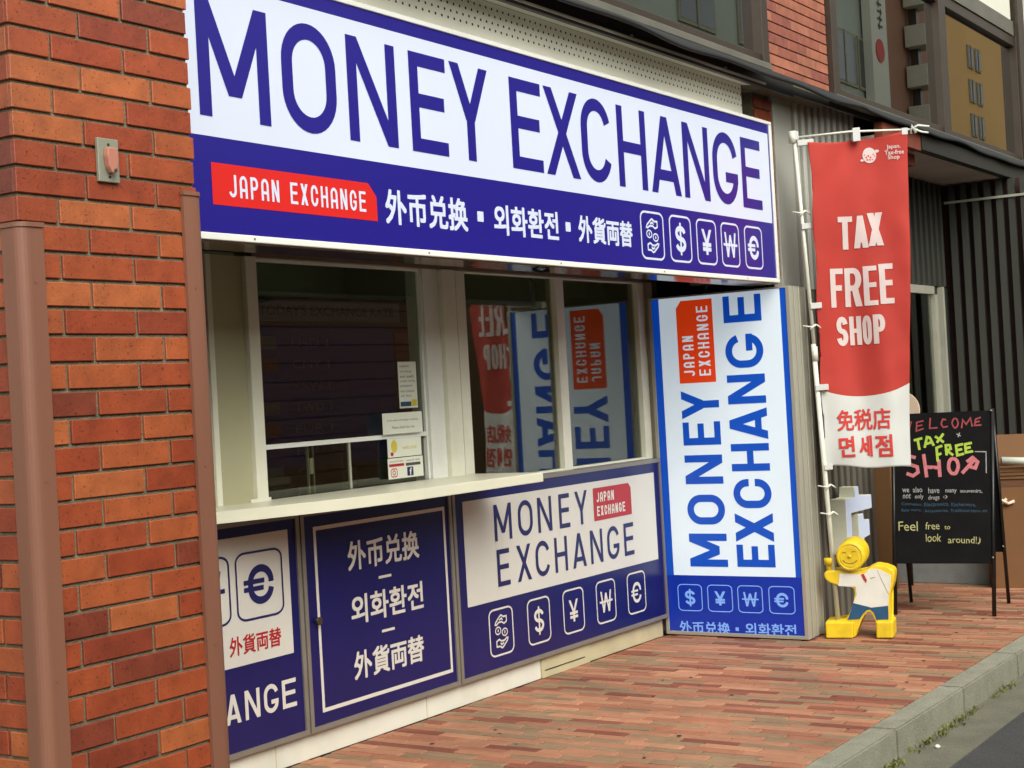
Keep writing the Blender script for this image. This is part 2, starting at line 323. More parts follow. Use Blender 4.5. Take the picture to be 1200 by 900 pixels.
def glyph(ch, w, H, t):
    h = t/2; hw = (w-t)/2; ry = min((H-t)/2, max(hw, .28*H)); T = t*.95
    if ch == 'E': return rect(0, t, 0, H)+rect(t*.5, w, H-T, H)+rect(t*.5, w*.93, .52*H-T/2, .52*H+T/2)+rect(t*.5, w, 0, T)
    if ch == 'F': return rect(0, t, 0, H)+rect(t*.5, w, H-T, H)+rect(t*.5, w*.9, .5*H-T/2, .5*H+T/2)
    if ch == 'H': return rect(0, t, 0, H)+rect(w-t, w, 0, H)+rect(t*.5, w-t*.5, .5*H-T/2, .5*H+T/2)
    if ch == 'L': return rect(0, t, 0, H)+rect(t*.5, w, 0, T)
    if ch == 'T': return rect(0, w, H-T, H)+rect(w/2-h, w/2+h, 0, H)
    if ch == 'N': return rect(0, t, 0, H)+rect(w-t, w, 0, H)+diag(0, H, w-t*1.12, 0, t*1.12)
    if ch == 'M': return rect(0, t, 0, H)+rect(w-t, w, 0, H)+diag(0, H, w/2-t*.55, .2*H, t*1.1)+diag(w/2-t*.55, .2*H, w-t*1.1, H, t*1.1)
    if ch == 'A': return diag(0, 0, w/2-t*.56, H, t*1.12)+diag(w-t*1.12, 0, w/2-t*.56, H, t*1.12)+rect(w*.17, w*.83, .24*H-T/2, .24*H+T/2)
    if ch == 'V': return diag(w/2-t*.56, 0, 0, H, t*1.12)+diag(w/2-t*.56, 0, w-t*1.12, H, t*1.12)
    if ch == 'X': return diag(0, 0, w-t*1.2, H, t*1.2)+diag(w-t*1.2, 0, 0, H, t*1.2)
    if ch in 'Y¥':
        g = diag(w/2-t*.56, .42*H, 0, H, t*1.12)+diag(w/2-t*.56, .42*H, w-t*1.12, H, t*1.12)+rect(w/2-h, w/2+h, 0, .44*H)
        if ch == '¥': g += rect(w*.08, w*.92, .40*H-T*.42, .40*H+T*.42)+rect(w*.08, w*.92, .22*H-T*.42, .22*H+T*.42)
        return g
    if ch in 'W₩':
        q = w/4; t = min(t, w*.135); T = t
        g = diag(q-t*.5, 0, 0, H, t)+diag(q-t*.5, 0, 2*q-t*.5, H*.9, t)+diag(3*q-t*.5, 0, 2*q-t*.5, H*.9, t)+diag(3*q-t*.5, 0, w-t, H, t)
        if ch == '₩': g += rect(-w*.10, w*1.10, .5*H-T*.36, .5*H+T*.36)
        return g
    if ch == 'O': return path(arc(w/2, H-h-ry, hw, ry, 0, 180, 18)+arc(w/2, h+ry, hw, ry, 180, 360, 18), t, True)
    if ch == 'C' and hw/H > .27: return path(arc(w/2, H-h-ry, hw, ry, 16, 180, 16)+arc(w/2, h+ry, hw, ry, 180, 344, 16), t)
    if ch == 'C': return path([(w-h, H-h-ry*1.18)]+arc(w/2, H-h-ry, hw, ry, 2, 180, 16)+arc(w/2, h+ry, hw, ry, 180, 358, 16)+[(w-h, h+ry*1.18)], t)
    if ch == 'G':
        wide = hw/H > .27; rg = min(ry, .34*H); a0 = 14 if wide else 2; yb = (.45 if wide else .50)*H
        top = [] if wide else [(w-h, H-h-rg*1.15)]
        return path(top+arc(w/2, H-h-rg, hw, rg, a0, 180, 16)+arc(w/2, h+rg, hw, rg, 180, 359, 16)+[(w-h, yb)], t)+rect(w*.5, w, yb-T, yb)
    if ch == 'J': return path([(w-h, H), (w-h, h+ry*.9)]+arc(w/2, h+ry*.8, hw, ry*.8, 0, -165, 10), t)
    if ch == 'a': return path([(h, 0), (h, H-h-ry)]+arc(w/2, H-h-ry*.8, hw, ry*.8, 180, 0, 10)+[(w-h, 0)], t)+rect(h, w-h, .36*H-T/2, .36*H+T/2)
    if ch in 'PR':
        r = .26*H-h*.5
        g = rect(0, t, 0, H)+path([(h, H-h), (w-h-hw*.9, H-h)]+arc(w-h-hw*.9, H-h-r, hw*.9, r, 90, -90, 10)+[(h, H-h-2*r)], t)
        if ch == 'R': g += diag(w-t*1.1, 0, w*.42, H*.48, t*1.1)
        return g
    if ch in 'S$':
        q = (H-t)/4; o = 0
        g = path(arc(w/2, H-h-q, hw, q, 8, 270, 16)[:-1]+arc(w/2, h+q, hw, q, 90, -172, 16), t)
        if ch == '$': g += rect(w/2-h*.7, w/2+h*.7, -.12*H, 1.12*H)
        return g
    if ch == '€': return path([(w-h, H-h-ry*1.0)]+arc(w/2, H-h-ry*.9, hw, ry*.9, 8, 180, 16)+arc(w/2, h+ry*.9, hw, ry*.9, 180, 352, 16), t)+rect(-w*.16, w*.64, .59*H-T*.34, .59*H+T*.34)+rect(-w*.16, w*.60, .41*H-T*.34, .41*H+T*.34)
    if ch == '.': return rect(0, w, 0, w)
    if ch == '-': return rect(0, w, .45*H, .45*H+t)
    return []
def at(polys, x, y, sx=1, sy=1): return [[(x+p[0]*sx, y+p[1]*sy) for p in q] for q in polys]
def word(spec, y, H, t):
    """spec: list of (char, x0, x1)"""
    out = []
    for ch, a, b in spec: out += at(glyph(ch, b-a, H, t), a, y)
    return out
def run(s, x0, x1, y, H, t, wid=None, gap=.3):
    wid = wid or {}
    ws = [wid.get(c, 1.) if c != ' ' else .7 for c in s]; tot = sum(ws)+gap*(len(s)-1)
    u = (x1-x0)/tot; out = []; x = x0
    for c, w_ in zip(s, ws):
        if c != ' ': out += at(glyph(c, w_*u, H, t), x, y)
        x += (w_+gap)*u
    return out
def hull(q):
    c = sorted(set(q))
    if len(c) < 3: return c
    def half(pts):
        h = []
        for p in pts:
            while len(h) > 1 and (h[-1][0]-h[-2][0])*(p[1]-h[-2][1])-(h[-1][1]-h[-2][1])*(p[0]-h[-2][0]) <= 1e-12: h.pop()
            h.append(p)
        return h[:-1]
    return half(c)+half(c[::-1])
def tri(polys, sub=0):
    """union of overlapping convex polygons -> verts, faces without overlaps"""
    vs = []; fs = []
    for q in polys:
        if len(q) == 4: q = hull([tuple(p) for p in q])
        q2 = []
        for p in q:
            if not q2 or (abs(p[0]-q2[-1][0])+abs(p[1]-q2[-1][1])) > 1e-7: q2.append(p)
        ar = sum(q2[i][0]*q2[(i+1) % len(q2)][1]-q2[(i+1) % len(q2)][0]*q2[i][1] for i in range(len(q2)))
        if len(q2) < 3 or abs(ar) < 1e-12: continue
        if ar < 0: q2 = q2[::-1]
        fs.append(list(range(len(vs), len(vs)+len(q2)))); vs += [Vector((p[0], p[1])) for p in q2]
    r = delaunay_2d_cdt(vs, [], fs, 0, 1e-6, True)
    V, Fc, OF = r[0], r[2], r[5]
    return [(v[0], v[1]) for v in V], [f for f, o in zip(Fc, OF) if o]
def sheet(name, m, vf, mapf, parent, off=.002, sub=0., fat=0., **k):
    """flat print standing off proud of its panel; mapf(u, v, depth) -> point"""
    V, Fc = vf; bm = bmesh.new()
    if fat > 0:      # heavier weight: four slightly shifted layers, each a hair above the last
        n = len(V); sh = [(-fat, -fat), (fat, -fat), (-fat, fat), (fat, fat)]
        lay = [k for k in range(4) for _ in range(n)]
        V = [(v[0]+a, v[1]+b) for a, b in sh for v in V]; Fc = [tuple(i+k*n for i in f) for k in range(4) for f in Fc]
    else: lay = [0]*len(V)
    bv = [bm.verts.new((v[0], v[1], l_*.00025)) for v, l_ in zip(V, lay)]
    for f in Fc:
        try: bm.faces.new([bv[i] for i in f])
        except ValueError: pass
    if sub > 0:
        for _ in range(4):
            ed = [e for e in bm.edges if e.calc_length() > sub]
            if not ed: break
            bmesh.ops.subdivide_edges(bm, edges=ed, cuts=1, use_grid_fill=False)
            bmesh.ops.triangulate(bm, faces=[f for f in bm.faces if len(f.verts) > 3])
    for v in [v for v in bm.verts if not v.link_faces]: bm.verts.remove(v)
    for v in bm.verts: v.co = mapf(v.co.x, v.co.y, off+v.co.z)
    me = bpy.data.meshes.new(name); bm.to_mesh(me); bm.free(); me.materials.append(M[m])
    return obj(name, me, m, parent, **k)
def letters(name, m, polys, mapf, parent, off=.002, sub=0., **k): return sheet(name, m, tri(polys), mapf, parent, off, sub, **k)
def ftext(s, x0, x1, y0, y1, bold=.0, keep=False):
    """text from the built-in typeface fitted to a rectangle"""
    cu = bpy.data.curves.new('text', 'FONT'); cu.body = s; cu.offset = bold; cu.resolution_u = 3
    o = bpy.data.objects.new('text', cu); C.objects.link(o)
    dg = bpy.context.evaluated_depsgraph_get(); me = bpy.data.meshes.new_from_object(o.evaluated_get(dg))
    V = [(v.co.x, v.co.y) for v in me.vertices]; Fc = [tuple(p.vertices) for p in me.polygons]
    bpy.data.objects.remove(o); bpy.data.curves.remove(cu); bpy.data.meshes.remove(me)
    if not V: return [], []
    ax, bx = min(v[0] for v in V), max(v[0] for v in V); ay, by = min(v[1] for v in V), max(v[1] for v in V)
    sx = (x1-x0)/(bx-ax); sy = (y1-y0)/max(1e-6, by-ay)
    if keep: sy = sx
    return [(x0+(v[0]-ax)*sx, y0+(v[1]-ay)*sy) for v in V], Fc
def wobble(vf, a=.003, f=25):
    V, Fc = vf
    return [(x+a*noise.noise(Vector((x*f, y*f, 0))), y+a*noise.noise(Vector((x*f, y*f, 9))) + .5*a*math.sin(x*f*.8)) for x, y in V], Fc
def join(*vfs):
    V = []; Fc = []
    for v, f in vfs:
        n = len(V); V += v; Fc += [tuple(i+n for i in q) for q in f]
    return V, Fc
def hands_icon(x0, x1, z0, z1, t):
    w_, h_ = x1-x0, z1-z0
    P = lambda l: [(x0+a*w_, z0+b*h_) for a, b in l]
    g = path(P([(.25, .665), (.28, .715), (.44, .82), (.50, .845), (.60, .80), (.72, .80), (.72, .69), (.62, .655), (.52, .70), (.40, .70), (.30, .655)]), t, True)
    g += path(P([(.42, .745), (.52, .775), (.56, .73)]), t)
    g += path(P([(.75, .335), (.72, .285), (.56, .18), (.50, .155), (.40, .20), (.28, .20), (.28, .31), (.38, .345), (.48, .30), (.60, .30), (.70, .345)]), t, True)
    g += path(P([(.58, .255), (.48, .225), (.44, .27)]), t)
    for cx, cy in ((.36, .53), (.63, .47)):
        g += path(arc(x0+cx*w_, z0+cy*h_, .11*w_, .075*h_, 0, 345, 15), t*.8, True)+rect(x0+cx*w_-t*.5, x0+cx*w_+t*.5, z0+cy*h_-.03*h_, z0+cy*h_+.03*h_)
    return g
def icons(xs, z0, z1, t, syms, gw=.42, gh=.44, lt=None, round_=.18):
    """row of round-cornered boxes, each with its currency sign"""
    out = []
    for (a, b), s in zip(xs, syms):
        g = []; out.append(g)
        g += rrect(a, b, z0, z1, (b-a)*round_, t, (z1-z0)*.13)
        if s == 'hands': g += hands_icon(a, b, z0, z1, t*.9)
        else:
            wd = (b-a)*gw*{'€': 1.05, '$': .95, '¥': 1.0, '₩': 1.25}[s]; hh = (z1-z0)*gh; lt_ = lt or t*2.0
            g += at(glyph(s, wd, hh, lt_), (a+b)/2-wd/2+(.04*wd if s == '€' else 0), (z0+z1)/2-hh/2)
    return out
def letters_each(name, m, gs, mapf, parent, off=.002, **k):
    for g in gs: letters(name, m, g, mapf, parent, off, **k)
def words(name, m, vfs, mapf, parent, off=.002, **k):
    for v in vfs: sheet(name, m, v, mapf, parent, off, **k)
G0 = -.025
# ------------------------------------------------------------------ ground: road, gutter, kerb, pavement
def sheetbox(name, m, b, **k): return cube(name, m, b, kind='structure', **k)
cube('road', 'asphalt', (-300, 900, -8.2, -2.385, -.35, -.155), kind='structure')
cube('gutter', 'gutter', (-300, 900, -2.386, -2.12, -.36, -.151), kind='structure')
pave = cube('pavement', 'joint_sand', (-300, 900, -2.03, 300, -.34, G0-.008), kind='structure')
kerb = cube('kerb', 'mortar', (-300, 900, -2.125, -2.028, -.33, G0-.008), kind='structure')
x = 2.58
ks = []
while x < 16:
    bm = bmesh.new(); box(bm, x+.004, x+.944, -2.148, -2.026, -.30, G0+.004)
    bmesh.ops.bevel(bm, geom=[e for e in bm.edges], offset=.008, segments=2, affect='EDGES')
    for v in bm.verts: v.co += Vector((0, .003*noise.noise(v.co*6), .003*noise.noise(v.co*5+Vector((3, 3, 3)))))
    obj('kerb_stone', bm, 'kerb', kerb, smooth=False); x += .948
pavers = []
r_ = 0; x = 4.0
while x < 13.3:
    off = (.0, .135, .06, .2)[r_ % 4]+random.uniform(-.015, .015); y = -2.022
    y1 = y+.27-off if off > .03 else y+.27
    while y < -.0:
        yy = min(y1, -.0)
        if yy-y > .02: pavers.append((x+.0045, x+.0605, y+.0035, yy-.0035))
        y = y1; y1 += .27
    r_ += 1; x += .065
def vis(b):
    px, py = proj(((b[0]+b[1])/2, (b[2]+b[3])/2, G0)); return px > 255 and -20 < px < 1210 and py < 905 and (py > 740+.36*(775-px) or px > 770)
pavers.sort(key=lambda b: (not vis(b), (b[0]-CP.x)**2+(b[2]-CP.y)**2))
protos = {}
for b in pavers[:296]:
    key = round(b[3]-b[2], 2)
    if key not in protos:
        bm = bmesh.new(); L_ = b[3]-b[2]; box(bm, 0, .056, 0, L_, -.04, 0)
        bmesh.ops.bevel(bm, geom=[e for e in bm.edges if e.verts[0].co.z > -.01 and e.verts[1].co.z > -.01], offset=.003, segments=1, affect='EDGES')
        bmesh.ops.recalc_face_normals(bm, faces=bm.faces[:])
        me = bpy.data.meshes.new('paver'); bm.to_mesh(me); bm.free(); me.materials.append(M['paver']); protos[key] = me
    o = bpy.data.objects.new('paver', protos[key]); C.objects.link(o); o.parent = pave
    o.location = (b[0], b[2], G0+random.uniform(-.0015, .0015)); o.rotation_euler = (random.uniform(-.004, .004), random.uniform(-.01, .01), random.uniform(-.004, .004))
bm = bmesh.new()
for b in pavers[296:]:
    z = G0+random.uniform(-.0015, .0015)
    vs = box(bm, b[0], b[1], b[2], b[3], G0-.03, z)
obj('paver', bm, 'paver', pave, kind='stuff')
# dark gum spots trodden into the paving
bm = bmesh.new()
for i in range(26):
    cx, cy, r = random.uniform(5.2, 10), random.uniform(-1.95, -.15), random.uniform(.006, .014)
    bm.faces.new([bm.verts.new((cx+r*random.uniform(.8, 1.2)*math.cos(k*math.pi/4), cy+r*random.uniform(.8, 1.2)*math.sin(k*math.pi/4), G0+.003)) for k in range(8)])
obj('gum_spots', bm, 'rubber', pave, kind='stuff')
# weeds along the foot of the kerb
bm = bmesh.new()
for i in range(480):
    x = random.choice([random.gauss(6.9, .25), random.gauss(7.9, .35), random.uniform(5.4, 11), random.gauss(6.2, .1), random.gauss(9.2, .5)])
    if noise.noise(Vector((x*3.1, 0, 0))) < -.12: continue
    y = -2.16-abs(random.gauss(0, .02)); h_ = random.uniform(.008, .032); a = random.uniform(0, 6.28); s = random.uniform(.004, .009)
    c = Vector((x, y, -.152)); d = Vector((math.cos(a), math.sin(a), 0)); e = Vector((-d.y, d.x, 0))
    tip = c+Vector((0, 0, h_))+d*h_*random.uniform(.2, .9)
    mid = (c+tip)/2+Vector((0, 0, .005))
    v = [bm.verts.new(p) for p in (c, mid+e*s, tip, mid-e*s)]; bm.faces.new(v)
obj('weeds', bm, 'weed', kind='stuff', label='small green weeds growing along the foot of the kerb', cat='weeds')
bm = bmesh.new(); bmesh.ops.create_icosphere(bm, subdivisions=2, radius=.012)
for v in bm.verts: v.co = Vector((v.co.x*1.3, v.co.y, v.co.z*.8))*(1+.25*noise.noise(v.co*80))+Vector((6.62, -2.24, -.143))
obj('pebble', bm, 'paper', label='white pebble lying in the gutter among the weeds', cat='pebble', smooth=True)

# ------------------------------------------------------------------ brick pillar
def brick_mesh(L_, H_, D_, m, bev=.0018):
    bm = bmesh.new(); box(bm, 0, L_, 0, D_, 0, H_)
    bmesh.ops.bevel(bm, geom=bm.edges[:], offset=bev, segments=1, affect='EDGES'); bmesh.ops.recalc_face_normals(bm, faces=bm.faces[:])
    me = bpy.data.meshes.new('brick'); bm.to_mesh(me); bm.free(); me.materials.append(M[m]); return me
bcache = {}
def brick(parent, x, y, z, L_, H_, D_, m, rz=0.):
    k = (round(L_, 3), round(H_, 3), round(D_, 3), m)
    if k not in bcache: bcache[k] = brick_mesh(*k)
    o = bpy.data.objects.new('brick', bcache[k]); C.objects.link(o); o.parent = parent
    o.location = (x, y, z); o.rotation_euler = (0, 0, rz); return o
PX0, PX1, PY = 2.537, 3.164, -1.35
pil = thing('brick_pillar', 'orange glazed brick pillar at the left edge with two brown corner guards', 'pillar')
cube('mortar_core', 'mortar', (PX0+.008, PX1-.008, PY+.008, 1.0, G0, 7.0), pil)
p_, bh, bl_ = .0708, .0612, .237
k0 = 0
for k in range(-4, 46):
    z = .654-.0708*4+.0708*(k+4)+.005
    if z < 0 or z > 3.1: continue
    odd = (k % 2 == 0)
    j = 2.763 if odd else 2.667            # joint next to the left corner; return face shows the other length
    xs = [PX0, j-.005]; seg = [(PX0, j-.005)]; x = j+.005
    while x < PX1-.02:
        e = min(x+bl_, PX1); seg.append((x, e)); x += bl_+.011
    for a, b in seg: brick(pil, a, PY+random.uniform(-.001, .001), z, b-a, bh, .014, 'pillar_brick')
    y = PY+.0125; first = .14 if odd else .24     # left return face, running back from the corner
    e = y+first-.0125
    while y < PY+.36:
        o = brick(pil, PX0+.012, y, z, e-y-.005, bh, .012, 'pillar_brick', R(90)); o.location.x = PX0+.012
        y = e+.005; e = y+bl_
    if z > 1.9:                            # right return face above the guard, seen only from other positions
        y = PY+.0125
        while y < PY+.5:
            o = brick(pil, PX1, y, z, .22, bh, .012, 'pillar_brick', R(90)); y += .23
def guard(xc, side, ztop, fw, sw):
    """rounded L-shaped corner guard; side -1: wraps left, +1: wraps right"""
    t = .012; r = .03; yo = PY-t
    pts = []
    xo = xc+side*t
    pts += [(xc-side*fw, PY-.0005), (xc-side*fw, yo)]
    pts += [(xo-side*r+side*r*math.sin(R(a)), yo+r-r*math.cos(R(a))) for a in range(0, 91, 15)]
    pts += [(xo, PY+sw), (xc+side*.0005, PY+sw), (xc+side*.0005, PY-.0005)]
    f = lambda u, v, d: (u, v, d)
    o = prism('corner_guard', 'corner_guard', pts, f, G0, ztop-.012, pil, smooth=False)
    s2 = [(xc+(u-xc)*1.06+side*.002, PY+(v-PY)*1.15-.002) for u, v in pts]
    prism('cap', 'corner_guard', s2, f, ztop-.0118, ztop, o)
guard(PX0+.004, -1, 2.0, .062, .058)
guard(PX1+.002, 1, 2.122, .068, .075)
for gz in (.75, 1.25, 1.75):
    for gx in (PX0+.035, PX1-.035):
        bm = bmesh.new(); tube(bm, [(gx, PY-.0121, gz+.1), (gx, PY-.0135, gz+.1)], .0045, 8); obj('screw', bm, 'corner_guard', pil)
# key switch
sx0, sx1, sz0, sz1 = 2.797, 2.869, 2.122, 2.238
pl = cube('switch_plate', 'switch_plate', (sx0, sx1, PY-.012, PY-.001, sz0, sz1), pil, bevel=.002)
bm = bmesh.new(); xm = (sx0+sx1)/2
f = lambda u, v, d: (xm+u, PY-.0125-d, 2.18+v)
prism('key_cover', 'switch_pink', [(-.016, .032), (.016, .032), (.019, .0), (.012, -.03), (.004, -.037), (-.006, -.035), (-.014, -.02), (-.019, .01)], f, 0, .018, pl, bevel=.003)
for zz in (2.222, 2.136):
    bm = bmesh.new(); tube(bm, [(xm, PY-.0122, zz), (xm, PY-.015, zz)], .0035); obj('screw', bm, 'dark_metal', pl)
bm = bmesh.new(); tube(bm, [(xm+.004, PY-.03, 2.152), (xm+.004, PY-.034, 2.152)], .005); obj('keyhole', bm, 'screw', pl)

# ------------------------------------------------------------------ booth: walls, windows, lower panels
booth = thing('money_exchange_booth', 'money exchange counter with cream window frames, serving shelf and blue lower panels', 'shop front')
XM = lambda y: (lambda u, v, d: (u, y-d, v))
cube('kickboard', 'kick_white', (3.15, 6.93, .004, .05, G0, .089), booth, bevel=.002)
cube('kickboard', 'kick_cream', (6.934, 7.44, -.004, .05, G0, .087), booth, bevel=.002)
cube('kickboard', 'kick_cream', (7.444, 8.345, .008, .05, G0, .087), booth, bevel=.002)
cube('kick_slot', 'dark_backing', (6.96, 7.38, -.0065, .0, .012, .017), booth)
for xx in (4.83, 5.9): cube('kick_joint', 'kick_cream', (xx, xx+.003, .0025, .01, G0, .088), booth)
def panel(x0, x1, z0=.089, z1=1.046, y=-.02):
    p = cube('sign_panel', 'panel_blue', (x0+.022, x1-.022, y, .03, z0+.022, z1-.022), booth)
    fr = boxes('frame', 'frame_grey', [(x0, x0+.022, y-.008, .03, z0, z1), (x1-.022, x1, y-.008, .03, z0, z1), (x0+.022, x1-.022, y-.008, .03, z0, z0+.022), (x0+.022, x1-.022, y-.008, .03, z1-.022, z1)], p)
    return p, XM(y)
p1, f1 = panel(3.0, 5.022)
p2, f2 = panel(5.032, 6.152)
p3, f3 = panel(6.162, 8.37, z1=1.062)
# panel 3
fx = cube('white_field', 'panel_white', (6.255, 8.283, -.0215, -.0205, .455, .982), p3)
g = word([('M', 6.525, 6.688), ('O', 6.750, 6.893), ('N', 6.944, 7.087), ('E', 7.163, 7.276), ('Y', 7.335, 7.472)], .754, .188, .026)
letters('lettering', 'print_navy', g, f3, p3, .0035, label='navy word MONEY')
g = word([('E', 6.532, 6.648), ('X', 6.717, 6.855), ('C', 6.900, 7.042), ('H', 7.095, 7.227), ('A', 7.282, 7.430), ('N', 7.480, 7.618), ('G', 7.672, 7.811), ('E', 7.870, 7.988)], .520, .190, .026)
letters('lettering', 'print_navy', g, f3, p3, .0035, label='navy word EXCHANGE')
rd = [(7.540, .758), (7.982, .758), (7.982, .915), (7.955, .944), (7.540, .944)]
sheet('logo_field', 'print_red', (rd, [(0, 1, 2, 3, 4)]), f3, p3, .0035, label='red logo field with a cut corner')
for g in (run('JaPaN', 7.572, 7.775, .862, .056, .011, gap=.35), run('EXCHaNGE', 7.572, 7.902, .783, .056, .011, gap=.35)): letters('logo_lettering', 'print_white', g, f3, p3, .005)
letters_each('currency_icon', 'print_white', icons([(6.428, 6.652), (6.789, 7.016), (7.150, 7.375), (7.512, 7.735), (7.875, 8.099)], .170, .414, .0095, ['hands', '$', '¥', '₩', '€'], gw=.44, gh=.5), f3, p3, .002)
# panel 2
letters('border_line', 'print_white', [q for q in path([(5.126, .172), (6.09, .172), (6.09, .965), (5.126, .965)], .017, True)], f2, p2, .002, label='white border line')
words('lettering', 'print_white', [ftext('外币兑换', 5.345, 5.873, .753, .880, .0), ftext('외화환전', 5.350, 5.886, .510, .636, .0), ftext('外貨両替', 5.349, 5.870, .262, .384)], f2, p2, fat=.0028)
words('dash', 'print_white', [tri(rect(5.557, 5.652, .690, .702)), tri(rect(5.560, 5.655, .442, .454))], f2, p2)
bm = bmesh.new(); tube(bm, [(5.10, -.0285, .567), (5.10, -.045, .567)], .014, 12); tube(bm, [(5.10, -.045, .567), (5.10, -.05, .567)], .018, 12)
obj('lock_knob', bm, 'screw', p2)
# panel 1
cube('white_field', 'panel_white', (3.10, 4.952, -.0215, -.0205, .454, .981), p1)
g = icons([(3.34, 3.627), (3.66, 3.947), (3.98, 4.267), (4.30, 4.587), (4.62, 4.907)], .630, .914, .0095, ['hands', '$', '¥', '₩', '€'], gw=.52, gh=.58, lt=.031)
letters_each('currency_icon', 'print_navy', g, f1, p1, .0035)
words('red_lettering', 'print_red', [ftext('外币兑换', 3.64, 4.0, .500, .577, .0), ftext('외화환전', 4.1, 4.46, .500, .577, .02), ftext('外貨両替', 4.566, 4.875, .500, .577)], f1, p1, .0035, fat=.0012)
for g in (run('MONEY', 3.42, 3.95, .229, .12, .019, gap=.28), run('EXCHANGE', 4.07, 4.953, .229, .12, .019, gap=.28)): letters('lettering', 'print_white', g, f1, p1, .002)
# shelf
sp = [(6.402, .02), (6.402, -.415), (5.25, -.412), (4.95, -.38), (4.70, -.325), (4.45, -.255), (4.28, -.20), (4.2, -.17), (4.2, .02)]
prism('serving_shelf', 'shelf_cream', sp, lambda u, v, d: (u, v, d), 1.066, 1.113, booth, bevel=.004)
# posts and frames of the windows
W1 = 2.145
cube('side_panel', 'olive_panel', (3.15, 4.778, .0, .10, 1.05, W1), booth)
cube('panel_fillet', 'cream_metal', (4.555, 4.585, -.012, .0, 1.114, W1), booth)
cube('post', 'cream_metal', (4.779, 4.846, -.025, .12, 1.114, W1), booth, bevel=.003)
cube('post_foot', 'cream_metal', (4.73, 4.852, -.032, -.0255, 1.1135, 1.128), booth)
cube('post', 'white_metal', (6.072, 6.14, .012, .12, 1.062, W1), booth, bevel=.002)
cube('post', 'white_metal', (6.141, 6.208, .02, .12, 1.062, W1), booth, bevel=.002)
cube('post', 'cream_metal', (6.209, 6.322, -.006, .12, 1.062, W1), booth, bevel=.003)
cube('gap_seal', 'dark_backing', (6.322, 6.364, .03, .12, 1.062, W1), booth)
def sash(x0, x1, z0, z1, y0, y1, l, r, b, t, yp, m='cream_metal'):
    s = boxes('sash_window', m, [(x0, x0+l, y0, y1, z0, z1), (x1-r, x1, y0, y1, z0, z1), (x0+l, x1-r, y0, y1, z0, z0+b), (x0+l, x1-r, y0, y1, z1-t, z1)], booth, bevel=.002)
    cube('pane', 'pane', (x0+l, x1-r, yp-.002, yp+.002, z0+b, z1-t), s)
    return s
sash(6.365, 7.415, 1.063, W1, .022, .066, .080, .085, .012, .006, .056)
s = sash(7.417, 8.395, 1.063, W1, .034, .078, .008, .085, .012, .006, .068)
cube('sash_foot', 'cream_metal', (6.36, 6.46, .012, .0215, 1.0635, 1.09), booth)
cube('window_jamb', 'frame_grey', (8.396, 8.42, -.02, .1, .0, W1), booth)
sw = boxes('service_window', 'white_metal', [(4.846, 4.858, .03, .06, 1.114, W1), (6.058, 6.072, .03, .06, 1.114, W1), (4.858, 6.058, .02, .06, 1.326, 1.346), (4.858, 6.058, .03, .06, 2.132, W1)], booth)
cube('pane', 'pane', (4.858, 6.058, .044, .048, 1.346, 2.132), sw, label='tall upper pane')
cube('pane', 'pane', (4.858, 5.46, .030, .034, 1.114, 1.326), sw)
cube('pane', 'pane', (5.20, 6.058, .050, .054, 1.114, 1.326), sw)
cube('pane_edge', 'steel_light', (5.452, 5.464, .026, .038, 1.114, 1.3255), sw)
cube('pane_edge', 'steel_light', (5.19, 5.198, .048, .058, 1.114, 1.3255), sw)
cube('pane_edge', 'steel_light', (5.226, 5.232, .048, .058, 1.114, 1.3255), sw)
cube('latch', 'white_metal', (5.202, 5.222, .046, .056, 1.20, 1.27), sw)
cube('window_track', 'track_brown', (4.846, 8.42, .0, .10, W1+.001, W1+.03), booth)
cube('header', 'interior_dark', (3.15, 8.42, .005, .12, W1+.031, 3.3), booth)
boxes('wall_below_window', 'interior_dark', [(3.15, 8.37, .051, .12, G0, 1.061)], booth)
boxes('interior_walls', 'interior', [(3.15, 8.42, 2.4, 2.5, G0, 2.7), (3.05, 3.14, .13, 2.5, G0, 2.7), (3.15, 8.42, .13, 2.4, 2.6, 2.7)], booth)
cube('end_wall', 'interior', (8.43, 8.5, .0, 2.5, G0, 3.2), booth)
for i in range(7): cube('added_glow_strip', 'added_glow', (3.4, 8.2, .45+i*.26, .51+i*.26, 2.56, 2.595), booth)  # glowing strips added under the ceiling to brighten the room behind the glass
cube('inner_counter', 'interior', (3.4, 6.3, .13, .62, .95, .99), booth)
# things inside
eb = thing('exchange_rate_board', "dark blue exchange rate display hanging inside behind the left window, title TODAY'S EXCHANGE RATE", 'display board')
ebx0, ebx1, ebz0, ebz1, eby = 5.88, 7.62, 1.15, 2.10, 1.0
cube('housing', 'board_dark', (ebx0, ebx1, eby, eby+.06, ebz0, ebz1), eb)
cube('rate_field', 'board_blue', (ebx0+.03, ebx0+1.2, eby-.006, eby-.001, ebz0+.03, ebz1-.17), eb)
for i in range(7):
    z = ebz1-.29-i*.115
    cube('flag_chip', ['board_text', 'board_red', 'board_blue', 'board_text', 'board_red', 'board_blue', 'board_text'][i], (ebx0+.08, ebx0+.2, eby-.009, eby-.0065, z, z+.07), eb)
    sheet('rate_text', 'board_text', ftext(['USD 1', 'CNY 1', 'KRW 1', 'TWD 1', 'EUR 1', 'HKD 1', 'GBP 1'][i], ebx0+.32, ebx0+.62, z+.01, z+.055), XM(eby-.006), eb, .003)
    cube('rate_row', 'board_red', (ebx0+1.22, ebx1-.03, eby-.006, eby-.001, z-.015, z+.09), eb)
cube('title_strip', 'board_text', (ebx0+.03, ebx0+1.28, eby-.006, eby-.001, ebz1-.14, ebz1-.03), eb)
sheet('title_text', 'board_dark', ftext("TODAY'S EXCHANGE RATE", ebx0+.08, ebx0+1.22, ebz1-.11, ebz1-.055, .01), XM(eby-.006), eb, .003)
